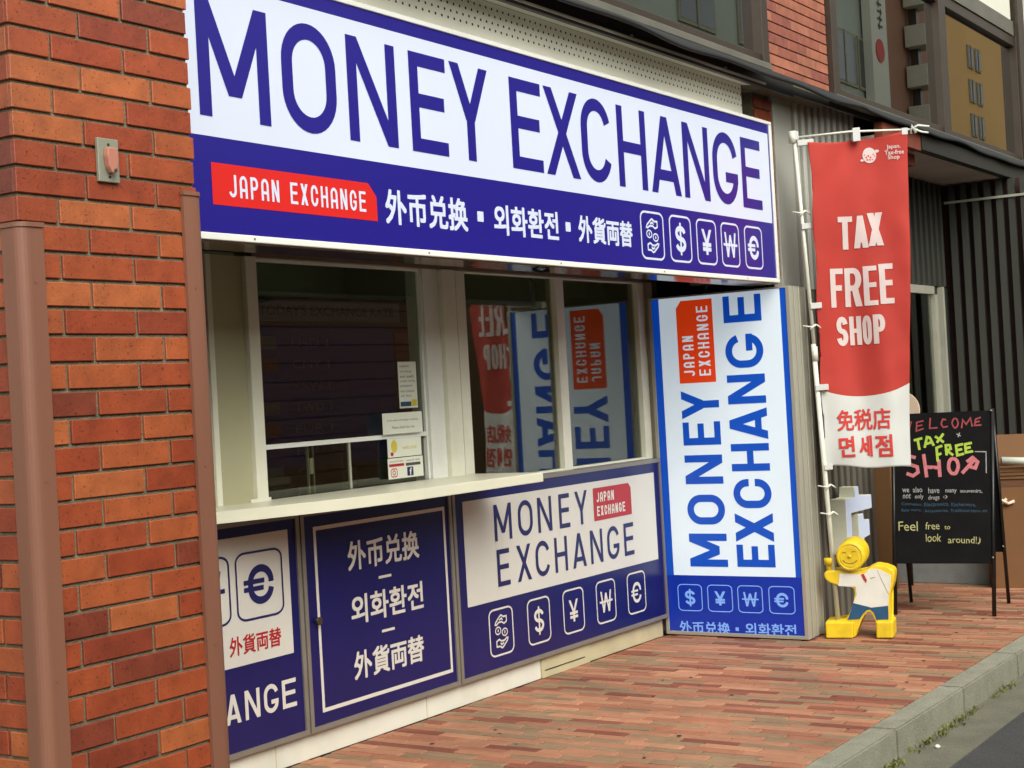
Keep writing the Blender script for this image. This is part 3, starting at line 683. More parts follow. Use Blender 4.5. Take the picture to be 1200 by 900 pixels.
pr = thing('bill_counter', 'grey banknote counting machine on the counter inside the booth window', 'counting machine')
boxes('body', 'interior_dark', [(4.95, 5.3, .2, .5, .992, 1.15)], pr, bevel=.02)
boxes('tray', 'frame_grey', [(4.98, 5.27, .14, .2, 1.0, 1.03), (4.98, 5.27, .22, .46, 1.153, 1.19)], pr, bevel=.006)
pr = thing('desk_telephone', 'low dark telephone lying on the counter behind the sliding pane', 'telephone')
boxes('body', 'board_dark', [(5.5, 5.78, .22, .42, .992, 1.05)], pr, bevel=.01)
bm = bmesh.new(); tube(bm, [(5.52, .26, 1.07), (5.52, .38, 1.07)], .02); obj('handset', bm, 'interior_dark', pr)
# notices stuck to the glass
def notice(label, x0, x1, z0, z1, y, tilt=0.):
    t = thing('notice', label, 'notice')
    f = lambda u, v, d: (u, y-d, v+tilt*(u-x0))
    prism('sheet', 'paper', [(x0, z0), (x1, z0), (x1, z1), (x0, z1)], f, 0, .0015, t)
    return t, f
nt_, f = notice('narrow white price list taped upright on the glass beside the post', 5.868, 6.012, 1.466, 1.690, .040)
vf = join(*[ftext(s, 5.880, 5.880+.12*k, 1.66-.0235*i, 1.672-.0235*i) for i, (s, k) in enumerate([('open', .6), ('to buy', .8), ('to sell', .9), ('cash only', 1), ('passport', .8), ('no coins', .9), ('all day', .7)])])
sheet('print', 'paper_ink', vf, f, nt_, .002)
sheet('print_band', 'chalk_blue', ([(5.875, 1.475), (5.96, 1.475), (5.96, 1.497), (5.875, 1.497)], [(0, 1, 2, 3)]), f, nt_, .002)
sheet('print_band', 'yellow_toy', ([(5.965, 1.475), (6.005, 1.475), (6.005, 1.507), (5.965, 1.507)], [(0, 1, 2, 3)]), f, nt_, .002)
nt_, f = notice('white landscape notice with two lines of small print standing on the glass bar', 5.676, 5.986, 1.3475, 1.447, -.0, 0)
vf = join(ftext('In the event of change in address,', 5.71, 5.955, 1.405, 1.417), ftext('Please check the rate.', 5.745, 5.925, 1.372, 1.384))
sheet('print', 'paper_ink', vf, f, nt_, .002)
nt_, f = notice('leaflet with red and black bands and two social media badges below the glass bar', 5.730, 6.006, 1.134, 1.232, .024)
def quad(x0, x1, z0, z1): return ([(x0, z0), (x1, z0), (x1, z1), (x0, z1)], [(0, 1, 2, 3)])
sheet('red_band', 'print_red', quad(5.738, 5.855, 1.192, 1.205), f, nt_, .002)
sheet('black_band', 'paper_ink', quad(5.868, 5.985, 1.190, 1.204), f, nt_, .002)
sheet('print', 'chalk_red', ftext('photo & video', 5.745, 5.85, 1.211, 1.222), f, nt_, .002)
sheet('print', 'paper_ink', ftext('news & rates', 5.875, 5.98, 1.211, 1.222), f, nt_, .002)
letters('camera_badge', 'print_red', rrect(5.748, 5.800, 1.142, 1.184, .012, .005)+path(arc(5.774, 1.163, .010, .010, 0, 345, 14), .005, True), f, nt_, .002)
sheet('square_badge', 'print_navy', quad(5.876, 5.925, 1.142, 1.184), f, nt_, .002)
sheet('badge_letter', 'paper', ftext('f', 5.893, 5.912, 1.145, 1.179, .02), f, nt_, .0035)
nt_, f = notice('small greyish card with a round yellow figure on the lower glass pane', 5.735, 6.0, 1.236, 1.3255, .0245)
letters('yellow_figure', 'yellow_toy', [arc(5.785, 1.288, .024, .030, 0, 345, 14)], f, nt_, .002)
letters('red_ball', 'print_red', [arc(5.765, 1.252, .012, .010, 0, 330, 10)], f, nt_, .0025)
sheet('print', 'yellow_toy', ftext('welcome', 5.85, 5.96, 1.27, 1.29), f, nt_, .002)

# ------------------------------------------------------------------ big fascia sign
sg = thing('fascia_sign', 'long backlit MONEY EXCHANGE sign in white and dark blue above the counter', 'sign')
SY = -.88
boxes('frame', 'white_metal', [(3.46, 8.352, SY-.008, SY+.19, 2.066, 2.090), (3.46, 8.352, SY-.008, SY+.19, 2.984, 3.004), (3.46, 3.486, SY-.008, SY+.19, 2.09, 2.984), (8.322, 8.352, SY-.008, SY+.19, 2.09, 2.984)], sg, bevel=.003)
cube('blue_face', 'sign_blue', (3.486, 8.322, SY, SY+.02, 2.09, 2.984), sg)
cube('underside', 'underside_metal', (3.47, 8.345, SY+.004, SY+.186, 2.060, 2.0655), sg)
cube('back', 'frame_grey', (3.486, 8.322, SY+.0205, SY+.17, 2.09, 2.984), sg)
cube('white_face', 'sign_white', (3.536, 8.300, SY-.0018, SY-.0005, 2.410, 2.930), sg)
f = XM(SY)
g = word([('M', 3.676, 4.022), ('O', 4.090, 4.386), ('N', 4.453, 4.748), ('E', 4.838, 5.083), ('Y', 5.112, 5.390)], 2.476, .395, .058)
letters('main_lettering', 'sign_blue', g, f, sg, .0035, label='dark blue word MONEY')
g = word([('E', 5.556, 5.807), ('X', 5.833, 6.131), ('C', 6.152, 6.430), ('H', 6.496, 6.786),
          ('A', 6.827, 7.154), ('N', 7.192, 7.494), ('G', 7.542, 7.858), ('E', 7.912, 8.173)], 2.476, .395, .058)
letters('main_lettering', 'sign_blue', g, f, sg, .0035, label='dark blue word EXCHANGE')
sheet('logo_field', 'sign_red', ([(3.716, 2.184), (4.592, 2.184), (4.592, 2.275), (4.545, 2.324), (3.716, 2.324)], [(0, 1, 2, 3, 4)]), f, sg, .0015, label='red logo field with a cut corner')
letters_each('logo_lettering', 'sign_white', [run('JaPaN', 3.793, 4.043, 2.214, .076, .0108, gap=.42), run('EXCHaNGE', 4.102, 4.524, 2.214, .076, .0108, gap=.42)], f, sg, .003)
vf = (ftext('外币兑换', 4.646, 5.188, 2.181, 2.309, .0), tri(rect(5.266, 5.304, 2.230, 2.266)), ftext('외화환전', 5.388, 5.902, 2.183, 2.306, .0), tri(rect(5.972, 6.008, 2.230, 2.266)), ftext('外貨両替', 6.084, 6.594, 2.187, 2.306, .0))
words('small_lettering', 'sign_white', vf, f, sg, .0015, fat=.0032)
letters_each('currency_icon', 'sign_white', icons([(6.684, 6.930), (6.992, 7.238), (7.300, 7.540), (7.598, 7.830), (7.900, 8.141)], 2.133, 2.375, .0105, ['hands', '$', '¥', '₩', '€'], gw=.5, gh=.56, lt=.026), f, sg, .0015)
# shutter housing above the sign
sh = thing('shutter_housing', 'cream perforated shutter housing running above the big sign', 'shutter box')
cube('casing', 'perf_white', (3.15, 8.15, -.80, -.35, 3.02, 3.208), sh)
cube('bottom_casing', 'kick_cream', (3.15, 8.15, -.78, -.35, 2.93, 3.0195), sh)
bm = bmesh.new()
for r_ in range(4):
    for i in range(112):
        x = 3.2+i*.0445+(r_ % 2)*.022; z = 3.088+r_*.031
        vs = [bm.verts.new((x+.0068*math.cos(k*math.pi/3), -.8009, z+.0068*math.sin(k*math.pi/3))) for k in range(6)]; bm.faces.new(vs)
obj('perforation', bm, 'perf_hole', sh, kind='stuff')
prism('soffit_strip', 'perf_white', [(-.801, 3.209), (-.935, 3.190), (-.935, 3.205), (-.801, 3.225)], lambda u, v, d: (d, u, v), 3.15, 8.2, sh)

bm = bmesh.new(); tube(bm, [(5.83, SY+.10, 2.059), (5.86, SY+.08, 2.045), (5.90, SY+.06, 2.05), (5.94, SY+.09, 2.058)], .008, 6); obj('latch', bm, 'dark_metal', sg)
bm = bmesh.new(); tube(bm, [(8.10, -.66, 2.3), (8.2, -.5, 2.12), (8.34, -.42, 2.085), (8.45, -.36, 2.05)], .006, 6); obj('supply_cable', bm, 'rubber', sg)
for xx in (3.9, 4.9, 5.9, 6.9, 7.9):
    bm = bmesh.new(); tube(bm, [(xx, SY-.0082, 2.078), (xx, SY-.0095, 2.078)], .004, 8); obj('screw', bm, 'screw', sg)
# ------------------------------------------------------------------ light box sign
lb = thing('light_box_sign', 'tall glowing blue and white light box standing on the pavement, text running upwards', 'sign')
LX = 8.38
boxes('frame', 'aluminium', [(LX-.006, LX+.05, -.93, -.905, G0+.008, 2.046), (LX-.006, LX+.05, -.022, .0, G0+.008, 2.046), (LX-.006, LX+.05, -.905, -.022, G0+.008, .004), (LX-.006, LX+.05, -.905, -.022, 2.036, 2.046)], lb, bevel=.002)
cube('casing', 'aluminium', (LX+.051, LX+.235, -.925, -.002, G0+.01, 2.044), lb)
for a in (.058, .13, .222): cube('side_rib', 'aluminium', (LX+a, LX+a+.012, -.934, -.9255, G0+.01, 2.044), lb, bevel=.002)
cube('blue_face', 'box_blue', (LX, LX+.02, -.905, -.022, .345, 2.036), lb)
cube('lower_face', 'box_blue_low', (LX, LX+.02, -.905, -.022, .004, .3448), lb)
cube('white_face', 'box_white', (LX-.0022, LX-.0005, -.867, -.072, .346, 2.035), lb)
fb = lambda u, v, d: (LX-d, -u, v)           # u to the right as seen, v up
fr_ = lambda u, v, d: (LX-d, -v, u)          # text running up: u -> z ; v measured leftwards
def up_word(spec, ytop, ybot, t):            # cap height runs from ybot (baseline, right) to ytop (left)
    return word(spec, 0, ybot-ytop, t), lambda u, v, d: (LX-d, -(ybot-v), u)
g, ff = up_word([('M', .400, .600), ('O', .655, .835), ('N', .900, 1.075), ('E', 1.135, 1.275), ('Y', 1.295, 1.466)], .190, .441, .044)
letters('lettering', 'box_blue', g, ff, lb, .0042, label='blue upward lettering MONEY')
g, ff = up_word([('E', .402, .535), ('X', .550, .715), ('C', .745, .905), ('H', .955, 1.120), ('A', 1.143, 1.330), ('N', 1.353, 1.527), ('G', 1.575, 1.735-.0), ('E', 1.800-.0+.055, 2.016)], .502, .747, .044)
g, ff = up_word([('E', .402, .535), ('X', .552, .722), ('C', .752, .925), ('H', .972, 1.135), ('A', 1.158, 1.345), ('N', 1.372, 1.545), ('G', 1.585, 1.785), ('E', 1.857, 2.016)], .502, .747, .044)
letters('lettering', 'box_blue', g, ff, lb, .0042, label='blue upward lettering EXCHANGE')
sheet('logo_field', 'box_red', ([(.188, 1.512), (.431, 1.512), (.431, 2.013), (.222, 2.013), (.188, 1.968)], [(0, 1, 2, 3, 4)]), fb, lb, .0042, label='orange-red logo field with a cut corner')
g, ff = up_word([(c, 1.553+i*.0525, 1.553+i*.0525+.034) for i, c in enumerate('JaPaN')], .221, .294, .011)
letters('logo_lettering', 'box_white', g, ff, lb, .006)
g, ff = up_word([(c, 1.553+i*.0545, 1.553+i*.0545+.037) for i, c in enumerate('EXCHaNGE')], .324, .400, .011)
letters('logo_lettering', 'box_white', g, ff, lb, .006)
letters_each('currency_icon', 'box_light_blue', icons([(.091, .256), (.291, .457), (.490, .652), (.690, .855)], .128, .292, .0055, ['$', '¥', '₩', '€'], gw=.44, gh=.52, lt=.016), fb, lb, .002)
def cut(vf, z0):
    V, Fc = vf; out = []
    vv = [(x, max(z0, y)) for x, y in V]; return vv, [q for q in Fc if sum(V[i][1] < z0 for i in q) < len(q)]
vf = (ftext('外币兑换', .092, .428, -.006, .065, .0), tri(rect(.466, .484, .020, .038)), ftext('외화환전', .530, .852, -.002, .068, .0))
words('small_lettering', 'box_light_blue', [cut(v, .005) for v in vf], fb, lb, .002, fat=.0016)

# ------------------------------------------------------------------ ribbed grey screen beside the light box
rs = thing('ribbed_screen', 'tall grey screen of upright slats behind the red banner', 'screen')  # slats and boards in two pieces, a darker colour set below the seam
cube('fascia_board', 'fascia_grey', (8.60, 8.868, -.80, -.70, 2.05, 3.262), rs, bevel=.004)
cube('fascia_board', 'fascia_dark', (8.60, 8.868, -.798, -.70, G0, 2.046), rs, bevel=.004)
cube('backing', 'dark_backing', (8.60, 9.97, -.745, -.70, G0, 3.262), rs)
for i in range(10):
    x = 8.905+i*.1075
    cube('slat', 'slat_grey', (x, x+.052, -.81, -.747, 2.05, 3.268), rs, bevel=.006)
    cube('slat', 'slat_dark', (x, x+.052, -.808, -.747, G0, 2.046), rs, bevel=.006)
cube('side_wall', 'dark_backing', (8.621, 8.66, -.699, .3, G0, 3.2), rs)
# brick column between booth and screen
bc = thing('brick_column', 'dark red brick column showing above the right end of the big sign', 'column')
cube('mortar_core', 'mortar', (8.36, 8.595, -.775, -.3, 2.1, 3.2), bc)
for k in range(15):
    z = 2.12+k*.0708; o_ = 0 if k % 2 else .12; x = 8.358-o_
    while x < 8.59:
        a, b = max(x, 8.358), min(x+.236, 8.597)
        if b-a > .02: brick(bc, a, -.79, z, b-a, bh, .0145, 'pillar_brick')
        x += .246

# ------------------------------------------------------------------ upper storey
UY = -.93
up = thing('upper_storey', 'upper storey with brown framed windows and salmon brick above the shop signs', 'building')
def field(parent, x0, x1, z0, z1, y, L_, P_, m, j=.012, d=.014):
    n = int((z1-z0)/P_)+1
    for k in range(n):
        z = z0+k*P_
        if z > z1-.01: break
        hh = min(P_-j*.6, z1-z); x = x0-(0, .5, .25, .75)[k % 4]*L_
        while x < x1:
            a, b = max(x, x0), min(x+L_-j*.5, x1)
            if b-a > .015: brick(parent, a, y-d, z, b-a, hh, d+.001, m)
            x += L_
cube('wall', 'mortar', (8.175, 9.16, UY+.0005, UY+.2, 3.20, 5.0), up)
field(up, 8.177, 9.158, 3.262, 4.02, UY, .285, .0628, 'upper_brick')
cube('wall', 'mortar', (13.80, 16.0, UY+.0005, UY+.2, 3.20, 5.0), up)
field(up, 13.802, 14.7, 3.262, 4.36, UY, .285, .0628, 'upper_brick')
boxes('upper_wall', 'olive_wall', [(-3, 16, UY+.01, UY+.2, 5.0, 9.0), (-3, 1.0, UY, UY+.2, 3.2, 5)], up)
def win(x0, x1, z0, z1, fl, fr, fb_, ft, mull=(), zt=None):
    b = [(x0, x0+fl, UY-.05, UY+.1, z0, z1), (x1-fr, x1, UY-.05, UY+.1, z0, z1)]
    cuts = [x0+fl]+[c for m_ in mull for c in m_]+[x1-fr]
    for a, c in mull: b.append((a, c, UY-.045, UY+.1, z0, z1))
    for i in range(0, len(cuts), 2):
        b.append((cuts[i], cuts[i+1], UY-.03, UY+.1, z0, z0+fb_)); b.append((cuts[i], cuts[i+1], UY-.03, UY+.1, z1-ft, z1))
    wf = boxes('window', 'brown_frame', b, up, bevel=.003)
    for i in range(0, len(cuts), 2): cube('pane', 'film_pane', (cuts[i], cuts[i+1], UY+.01, UY+.014, z0+fb_, z1-ft), wf)
    return wf
win(1.0, 8.172, 3.30, 4.85, .1, .085, .05, .06)
win(9.165, 13.72, 3.262, 4.34, .10, .20, .055, .08, [(11.40, 11.56)])
boxes('transom', 'grey_sill', [(9.27, 13.5, UY-.04, UY+.1, 4.345, 4.47)], up)
boxes('white_panel', 'far_white', [(9.3, 13.50, UY-.02, UY+.1, 4.475, 5.6), (13.93, 14.9, UY-.10, UY+.0, 4.372, 5.6)], up)
cube('downpipe', 'brown_frame', (13.55, 13.74, UY-.07, UY-.052, 3.30, 5.6), up)
boxes('room_behind', 'interior', [(1, 13.8, UY+1.6, UY+1.7, 3.3, 5.0), (1, 13.8, UY+.12, UY+1.6, 3.28, 3.30), (1, 13.8, UY+.12, UY+1.6, 4.95, 5.0)], up)
boxes('sill', 'grey_sill', [(1, 8.17, UY-.06, UY+.02, 3.262, 3.30), (9.165, 13.79, UY-.065, UY+.02, 3.225, 3.262)], up, bevel=.004)
boxes('under_fascia', 'dark_metal', [(3.15, 8.6, UY-.004, UY+.02, 3.175, 3.262), (8.6, 14.5, UY-.004, UY+.01, 3.19, 3.24)], up)
# wavy black rubber drip edge
bm = bmesh.new(); nx = 260; prof = []
for i in range(nx+1):
    x = 1.0+i*(14.2-1.0)/nx
    wv = .008*math.sin(x*3.3+.6)+.006*math.sin(x*6.1)+.004*math.sin(x*1.3)
    base = 3.196-.002*(x-8) if x < 9.6 else 3.185
    y0, z0 = UY-.058, 3.262+(0 if x < 9 else -.0)
    y1, z1 = UY-.105+.008*math.sin(x*2.7), base+.022+wv
    y2, z2 = y1-.002, z1-.016
    prof.append([(x, y0, z0), (x, (y0+y1)/2-.004, (z0+z1)/2+.004), (x, y1, z1), (x, y2, z2), (x, y2+.012, z2), (x, y1+.012, z1-.006), (x, y0+.02, z0-.014)])
rows = [[bm.verts.new(p) for p in r] for r in prof]
for a, b in zip(rows, rows[1:]):
    for k in range(7): fc = bm.faces.new((a[k], a[(k+1) % 7], b[(k+1) % 7], b[k])); fc.smooth = True
bm.faces.new(rows[0]); bm.faces.new(rows[-1][::-1])
de = obj('drip_edge', bm, 'rubber', label='wavy black rubber drip edge under the upper windows', cat='drip edge')
for x in (5.6, 6.55, 7.6):
    bm = bmesh.new(); tube(bm, [(x, UY-.03, 3.205), (x, UY-.045, 3.205)], .012); obj('bolt', bm, 'dark_metal', de)

cube('floor_slab', 'interior_dark', (3.15, 14.2, -.69, 3.2, 3.212, 3.272), up)
cube('end_wall', 'olive_wall', (14.2, 14.5, UY+.25, 3.2, G0, 9.0), up)
nb = thing('neighbour_building', 'plain grey building continuing the street past the slatted entrance', 'building')
cube('wall', 'olive_wall', (16.01, 60, -.95, 8, G0, 9), nb)
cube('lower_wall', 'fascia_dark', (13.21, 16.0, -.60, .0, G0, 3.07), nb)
for i in range(8):
    f_ = cube('window', 'brown_frame', (18+i*5, 20.5+i*5, -1.0, -.9, 1.0, 2.6), nb); cube('pane', 'far_glass', (18.1+i*5, 20.4+i*5, -1.02, -1.001, 1.1, 2.5), f_)
# ------------------------------------------------------------------ pharmacy entrance
en = thing('shop_entrance', 'dark recessed shop entrance with slatted side wall and glass door', 'entrance')
cube('ceiling', 'soffit', (9.97, 14.2, -.93, -.40, 3.085, 3.104), en)
cube('lintel', 'dark_brick', (9.97, 10.75, -.99, -.931, 3.07, 3.185), en)
cube('lintel', 'dark_metal', (10.751, 14.2, -1.0, -.931, 3.078, 3.188), en)
cube('red_beam', 'dark_brick', (9.975, 11.0, -.86, -.80, 3.0, 3.079), en)
cube('back_wall', 'dark_backing', (9.97, 13.0, -.40, -.36, 2.21, 3.08), en)
for i in range(22): cube('rib', 'dark_slat', (10.02+i*.136, 10.08+i*.136, -.435, -.401, 2.215, 3.075), en)
cube('side_return', 'dark_backing', (9.97, 10.0, -.70, -.36, G0, 3.08), en)
cube('side_wall', 'deep_brick', (13.10, 13.2, -1.6, .6, G0, 3.08), en)
for i in range(11): cube('side_slat', 'dark_slat', (13.0, 13.05, -.525-i*.10, -.475-i*.10, G0, 3.07), en)
cube('rail', 'steel_light', (12.985, 12.999, -1.5, -.44, 2.915, 2.935), en)
dr = boxes('door', 'steel_light', [(10.9, 12.58, -.445, -.40, 2.14, 2.205), (12.60, 12.67, -.44, -.39, .13, 2.139), (12.78, 12.825, -.45, -.39, .13, 2.205), (10.9, 10.98, -.44, -.39, .13, 2.14)], en)
cube('pane', 'pane', (10.98, 12.58, -.41, -.406, .13, 2.14), dr)
for i in range(14): cube('blind', 'curtain' if i % 3 else 'door_dark', (11.0+i*.115, 11.09+i*.115, -.2-.01*(i % 2), -.18, .13, 2.14), en)
cube('dark_room', 'dark_backing', (9.97, 13.1, .4, .5, G0, 3.1), en)
cube('door_gap', 'dark_backing', (12.671, 12.779, -.405, -.39, .13, 2.205), en)
cube('door_gap', 'dark_backing', (12.84, 13.1, -.405, -.39, .13, 2.205), en)
cube('step', 'granite_step', (10.9, 13.0, -1.52, -.36, G0, .125), kind='structure', bevel=.004)
ws = cube('wood_board', 'wood_strip', (10.55, 10.60, -.70, -.545, .126-.151, 1.15), label='narrow upright brown wooden board leaning behind the chalkboard', cat='board', bevel=.003)
bm = bmesh.new(); tube(bm, [(10.75, -.735, 1.235), (10.765, -.735, 1.235)], .135, 28)
ds = thing('round_sign', 'round beige disc just showing beside the white foot of the banner', 'sign')
obj('disc', bm, 'beige_disc', ds)
bm = bmesh.new(); tube(bm, [(10.775, -.735, .0-.025), (10.775, -.735, 1.2)], .012); obj('stem', bm, 'dark_metal', ds)

# ------------------------------------------------------------------ white block letter
bk = thing('block_sign', 'white blocky three-dimensional letter standing behind the yellow figure', 'sign')
fk = lambda u, v, d: (u, -.95+d, v)
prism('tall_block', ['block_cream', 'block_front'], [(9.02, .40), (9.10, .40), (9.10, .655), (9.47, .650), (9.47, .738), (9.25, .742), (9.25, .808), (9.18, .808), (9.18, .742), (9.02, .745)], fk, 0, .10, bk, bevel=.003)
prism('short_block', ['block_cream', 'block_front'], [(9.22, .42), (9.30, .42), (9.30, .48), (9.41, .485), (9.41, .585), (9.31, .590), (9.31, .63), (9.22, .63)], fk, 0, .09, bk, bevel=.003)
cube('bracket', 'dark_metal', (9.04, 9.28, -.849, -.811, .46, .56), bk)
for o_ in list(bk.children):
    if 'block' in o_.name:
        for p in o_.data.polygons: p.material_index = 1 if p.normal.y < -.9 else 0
# ------------------------------------------------------------------ banner
bn = thing('tax_free_banner', 'red and white TAX FREE SHOP banner on a white pole', 'banner')
NF = Vector((math.cos(psi), math.sin(psi), 0)); P0 = Vector((8.48, -1.1, 0))+NF*.085+RW*.018
TL, TR, BR_, BL_ = (-.052, 2.882), (.540, 2.925), (.452, .948), (-.050, .978)
def bwave(u, z):
    s = (2.9-z)
    return (.030*math.sin(u*11+1.2*math.sin(z*1.7)) + .012*math.sin(u*23+z*2.0+.5)*min(1, s) + .010*math.sin(z*4.1+u*5) + .006*noise.noise(Vector((u*9, z*6, 0))) + .012*noise.noise(Vector((u*3, z*2.2, 4))))
bmap = lambda u, v, d: P0+RW*u+Vector((0, 0, v))+NF*(bwave(u, v)-d)
def edge_z(u): return 1.378+.062*((u-.20)/.27)**2
bm = bmesh.new(); NU, NV = 56, 170
grid = []
for j in range(NV+1):
    t = j/NV; row = []
    for i in range(NU+1):
        s = i/NU
        a = ((1-s)*TL[0]+s*TR[0], (1-s)*TL[1]+s*TR[1]-.012*math.sin(s*math.pi)-.01*abs(math.sin(s*math.pi*2))); b = ((1-s)*BL_[0]+s*BR_[0], (1-s)*BL_[1]+s*BR_[1]+.006*math.sin(s*9))
        u = (1-t)*a[0]+t*b[0]; z = (1-t)*a[1]+t*b[1]
        if i == 0: u += .012*math.sin(t*math.pi*4)**2*(1-s)
        row.append((u, z))
    grid.append(row)
JB = int(NV*.76)
for i in range(NU+1):    # resample every column so that one row of vertices lies on the colour boundary
    col = [grid[j][i] for j in range(NV+1)]
    def at_z(z):
        k = min(max(1, next((j for j in range(NV+1) if col[j][1] <= z), NV)), NV); f_ = (col[k-1][1]-z)/max(1e-6, col[k-1][1]-col[k][1]); return (col[k-1][0]+(col[k][0]-col[k-1][0])*f_, z)
    zb = edge_z(at_z(1.4)[0]); zt, zl = col[0][1], col[-1][1]
    for j in range(NV+1):
        z = zt+(zb-zt)*j/JB if j <= JB else zb+(zl-zb)*(j-JB)/(NV-JB)
        grid[j][i] = col[0] if j == 0 else col[-1] if j == NV else at_z(z)
gv = [[bm.verts.new(bmap(u, z, 0)) for u, z in row] for row in grid]
gb = [[bm.verts.new(bmap(u, z, -.0025)) for u, z in row] for row in grid]
for j in range(NV):
    for i in range(NU):
        mi = 0 if j < JB else 1
        for q in ((gv[j][i], gv[j+1][i], gv[j+1][i+1], gv[j][i+1]), (gb[j][i], gb[j][i+1], gb[j+1][i+1], gb[j+1][i])):
            fc = bm.faces.new(q); fc.material_index = mi; fc.smooth = True
for j in range(NV):
    for i in (0, NU):
        q = (gv[j][i], gb[j][i], gb[j+1][i], gv[j+1][i]); fc = bm.faces.new(q if i else q[::-1]); fc.material_index = 0 if j < JB else 1
for i in range(NU):
    for j in (0, NV): fc = bm.faces.new((gv[j][i], gv[j][i+1], gb[j][i+1], gb[j][i])); fc.material_index = 0 if j == 0 else 1
me = bpy.data.meshes.new('cloth'); bmesh.ops.recalc_face_normals(bm, faces=bm.faces[:]); bm.to_mesh(me); bm.free(); me.materials.append(M['banner_red']); me.materials.append(M['banner_white'])
cl = obj('cloth', me, None, bn)
g = at(glyph('T', .088, .192, .034), .105, 2.246)+at(glyph('A', .082, .190, .030), .198, 2.249)+at(glyph('X', .088, .195, .032), .279, 2.256)
letters('lettering', 'banner_print', g, bmap, cl, .004, sub=.03, label='pale lettering TAX')
g = at(glyph('F', .082, .228, .034), .042, 1.908)+at(glyph('R', .094, .228, .032), .134, 1.908)+at(glyph('E', .075, .232, .030), .238, 1.908)+at(glyph('E', .080, .235, .034), .325, 1.912)
letters('lettering', 'banner_print', g, bmap, cl, .004, sub=.03, label='pale lettering FREE')
g = at(glyph('S', .072, .172, .030), .068, 1.680)+at(glyph('H', .066, .170, .026), .150, 1.681)+at(glyph('O', .046, .170, .020), .222, 1.681)+at(glyph('P', .066, .172, .028), .276, 1.681)
letters('lettering', 'banner_print', g, bmap, cl, .004, sub=.03, label='pale lettering SHOP')
sheet('lettering', 'banner_text_red', join(ftext('免税店', .038, .338, 1.182, 1.302)), bmap, cl, .004, sub=.03, fat=.002, label='red Chinese lettering')
sheet('lettering', 'banner_text_red', join(ftext('면', .042, .126, 1.030, 1.146), ftext('세', .158, .226, 1.026, 1.144), ftext('점', .248, .338, 1.022, 1.146)), bmap, cl, .004, sub=.03, fat=.003, label='red Korean lettering')
c0 = (.318, 2.792)
blos = []
def disc(cx, cy, rx, ry, n=20, a0=0): return [(cx+rx*math.cos(2*math.pi*i/n+a0), cy+ry*math.sin(2*math.pi*i/n+a0)) for i in range(n)]
letters('logo_disc', 'banner_print', [disc(c0[0], c0[1], .040, .046)]+[disc(c0[0]+.044, c0[1]+.022, .012, .009)]+[disc(c0[0]-.044, c0[1]-.028, .010, .007)], bmap, cl, .004, sub=.03, label='round white blossom emblem')
pet = []
for k in range(5):
    a = 2*math.pi*k/5+math.pi/2
    pet.append(disc(c0[0]-.006+.013*math.cos(a), c0[1]-.016+.013*math.sin(a), .0055, .0055, 8))
for dx, dy in ((.022, .004), (.030, -.006), (.016, -.026), (-.028, .004)): pet.append(disc(c0[0]+dx, c0[1]+dy, .004, .004, 6))
letters('logo_petals', 'banner_text_red', pet, bmap, cl, .0055)
sheet('logo_text', 'banner_print', join(ftext('Japan.', .416, .494, 2.815, 2.845, .02), ftext('Tax-free', .404, .512, 2.786, 2.812, .02), ftext('Shop', .420, .486, 2.752, 2.782, .02)), bmap, cl, .004, sub=.03, label='small pale lettering Japan. Tax-free Shop')
def pb(u, z, d=.0): return P0+RW*u+Vector((0, 0, z))-NF*d
bm = bmesh.new(); tube(bm, [pb(-.026, .065), pb(-.079, 1.70)], .0145, 10); obj('lower_pole', bm, 'pole_white', bn)
bm = bmesh.new(); tube(bm, [pb(-.072, 1.62), pb(-.122, 2.925)], .0115, 10); obj('upper_pole', bm, 'pole_white', bn)
bm = bmesh.new(); tube(bm, [pb(-.0725, 1.60), pb(-.0745, 1.685)], .0185, 10); obj('pole_joint', bm, 'pole_white', bn)
bm = bmesh.new(); tube(bm, [pb(-.130, 2.885), pb(-.132, 2.955)], .022, 12); obj('pole_cap', bm, 'pole_white', bn)
bm = bmesh.new(); tube(bm, [pb(-.125, 2.915, .012), pb(.20, 2.932, .016), pb(.60, 2.925, .012)], .0065, 8); obj('cross_rod', bm, 'pole_white', bn)
bm = bmesh.new(); vs = box(bm, 0, 1, 0, 1, 0, 1)
def strap(u0, u1, z0, z1, d=.02, name='strap'):
    bm = bmesh.new(); P = [pb(u0, z0, d), pb(u1, z0+.002, d), pb(u1, z1+.002, d), pb(u0, z1, d)]; Q = [p+NF*(d+.012) for p in P]
    a = [bm.verts.new(p) for p in P]; b = [bm.verts.new(p) for p in Q]
    bm.faces.new(a); bm.faces.new(b[::-1])
    for i in range(4): bm.faces.new((a[i], b[i], b[(i+1) % 4], a[(i+1) % 4]))
    obj(name, bm, 'banner_white', bn, bevel=.003)
strap(-.108, -.012, 2.865, 2.900, .02); strap(-.125, -.10, 2.90, 2.95, .02)
strap(.218, .262, 2.872, 2.952, .022); strap(.505, .542, 2.895, 2.935, .022)
strap(-.112, -.022, 2.375, 2.410, .022); strap(-.088, -.020, 1.905, 1.94, .022); strap(-.085, -.008, 1.425, 1.460, .022); strap(-.060, -.01, .958, .99, .022)
bm = bmesh.new()
tube(bm, [pb(.56, 2.925, .02), pb(.60, 2.945, .03), pb(.665, 2.935, .03)], .006, 6)
tube(bm, [pb(.58, 2.925, .02), pb(.62, 2.905, .03), pb(.66, 2.90, .02)], .006, 6)
tube(bm, [pb(.56, 2.90, .02), pb(.565, 2.95, .025), pb(.585, 2.90, .03)], .008, 6)
obj('knot', bm, 'paper', bn)
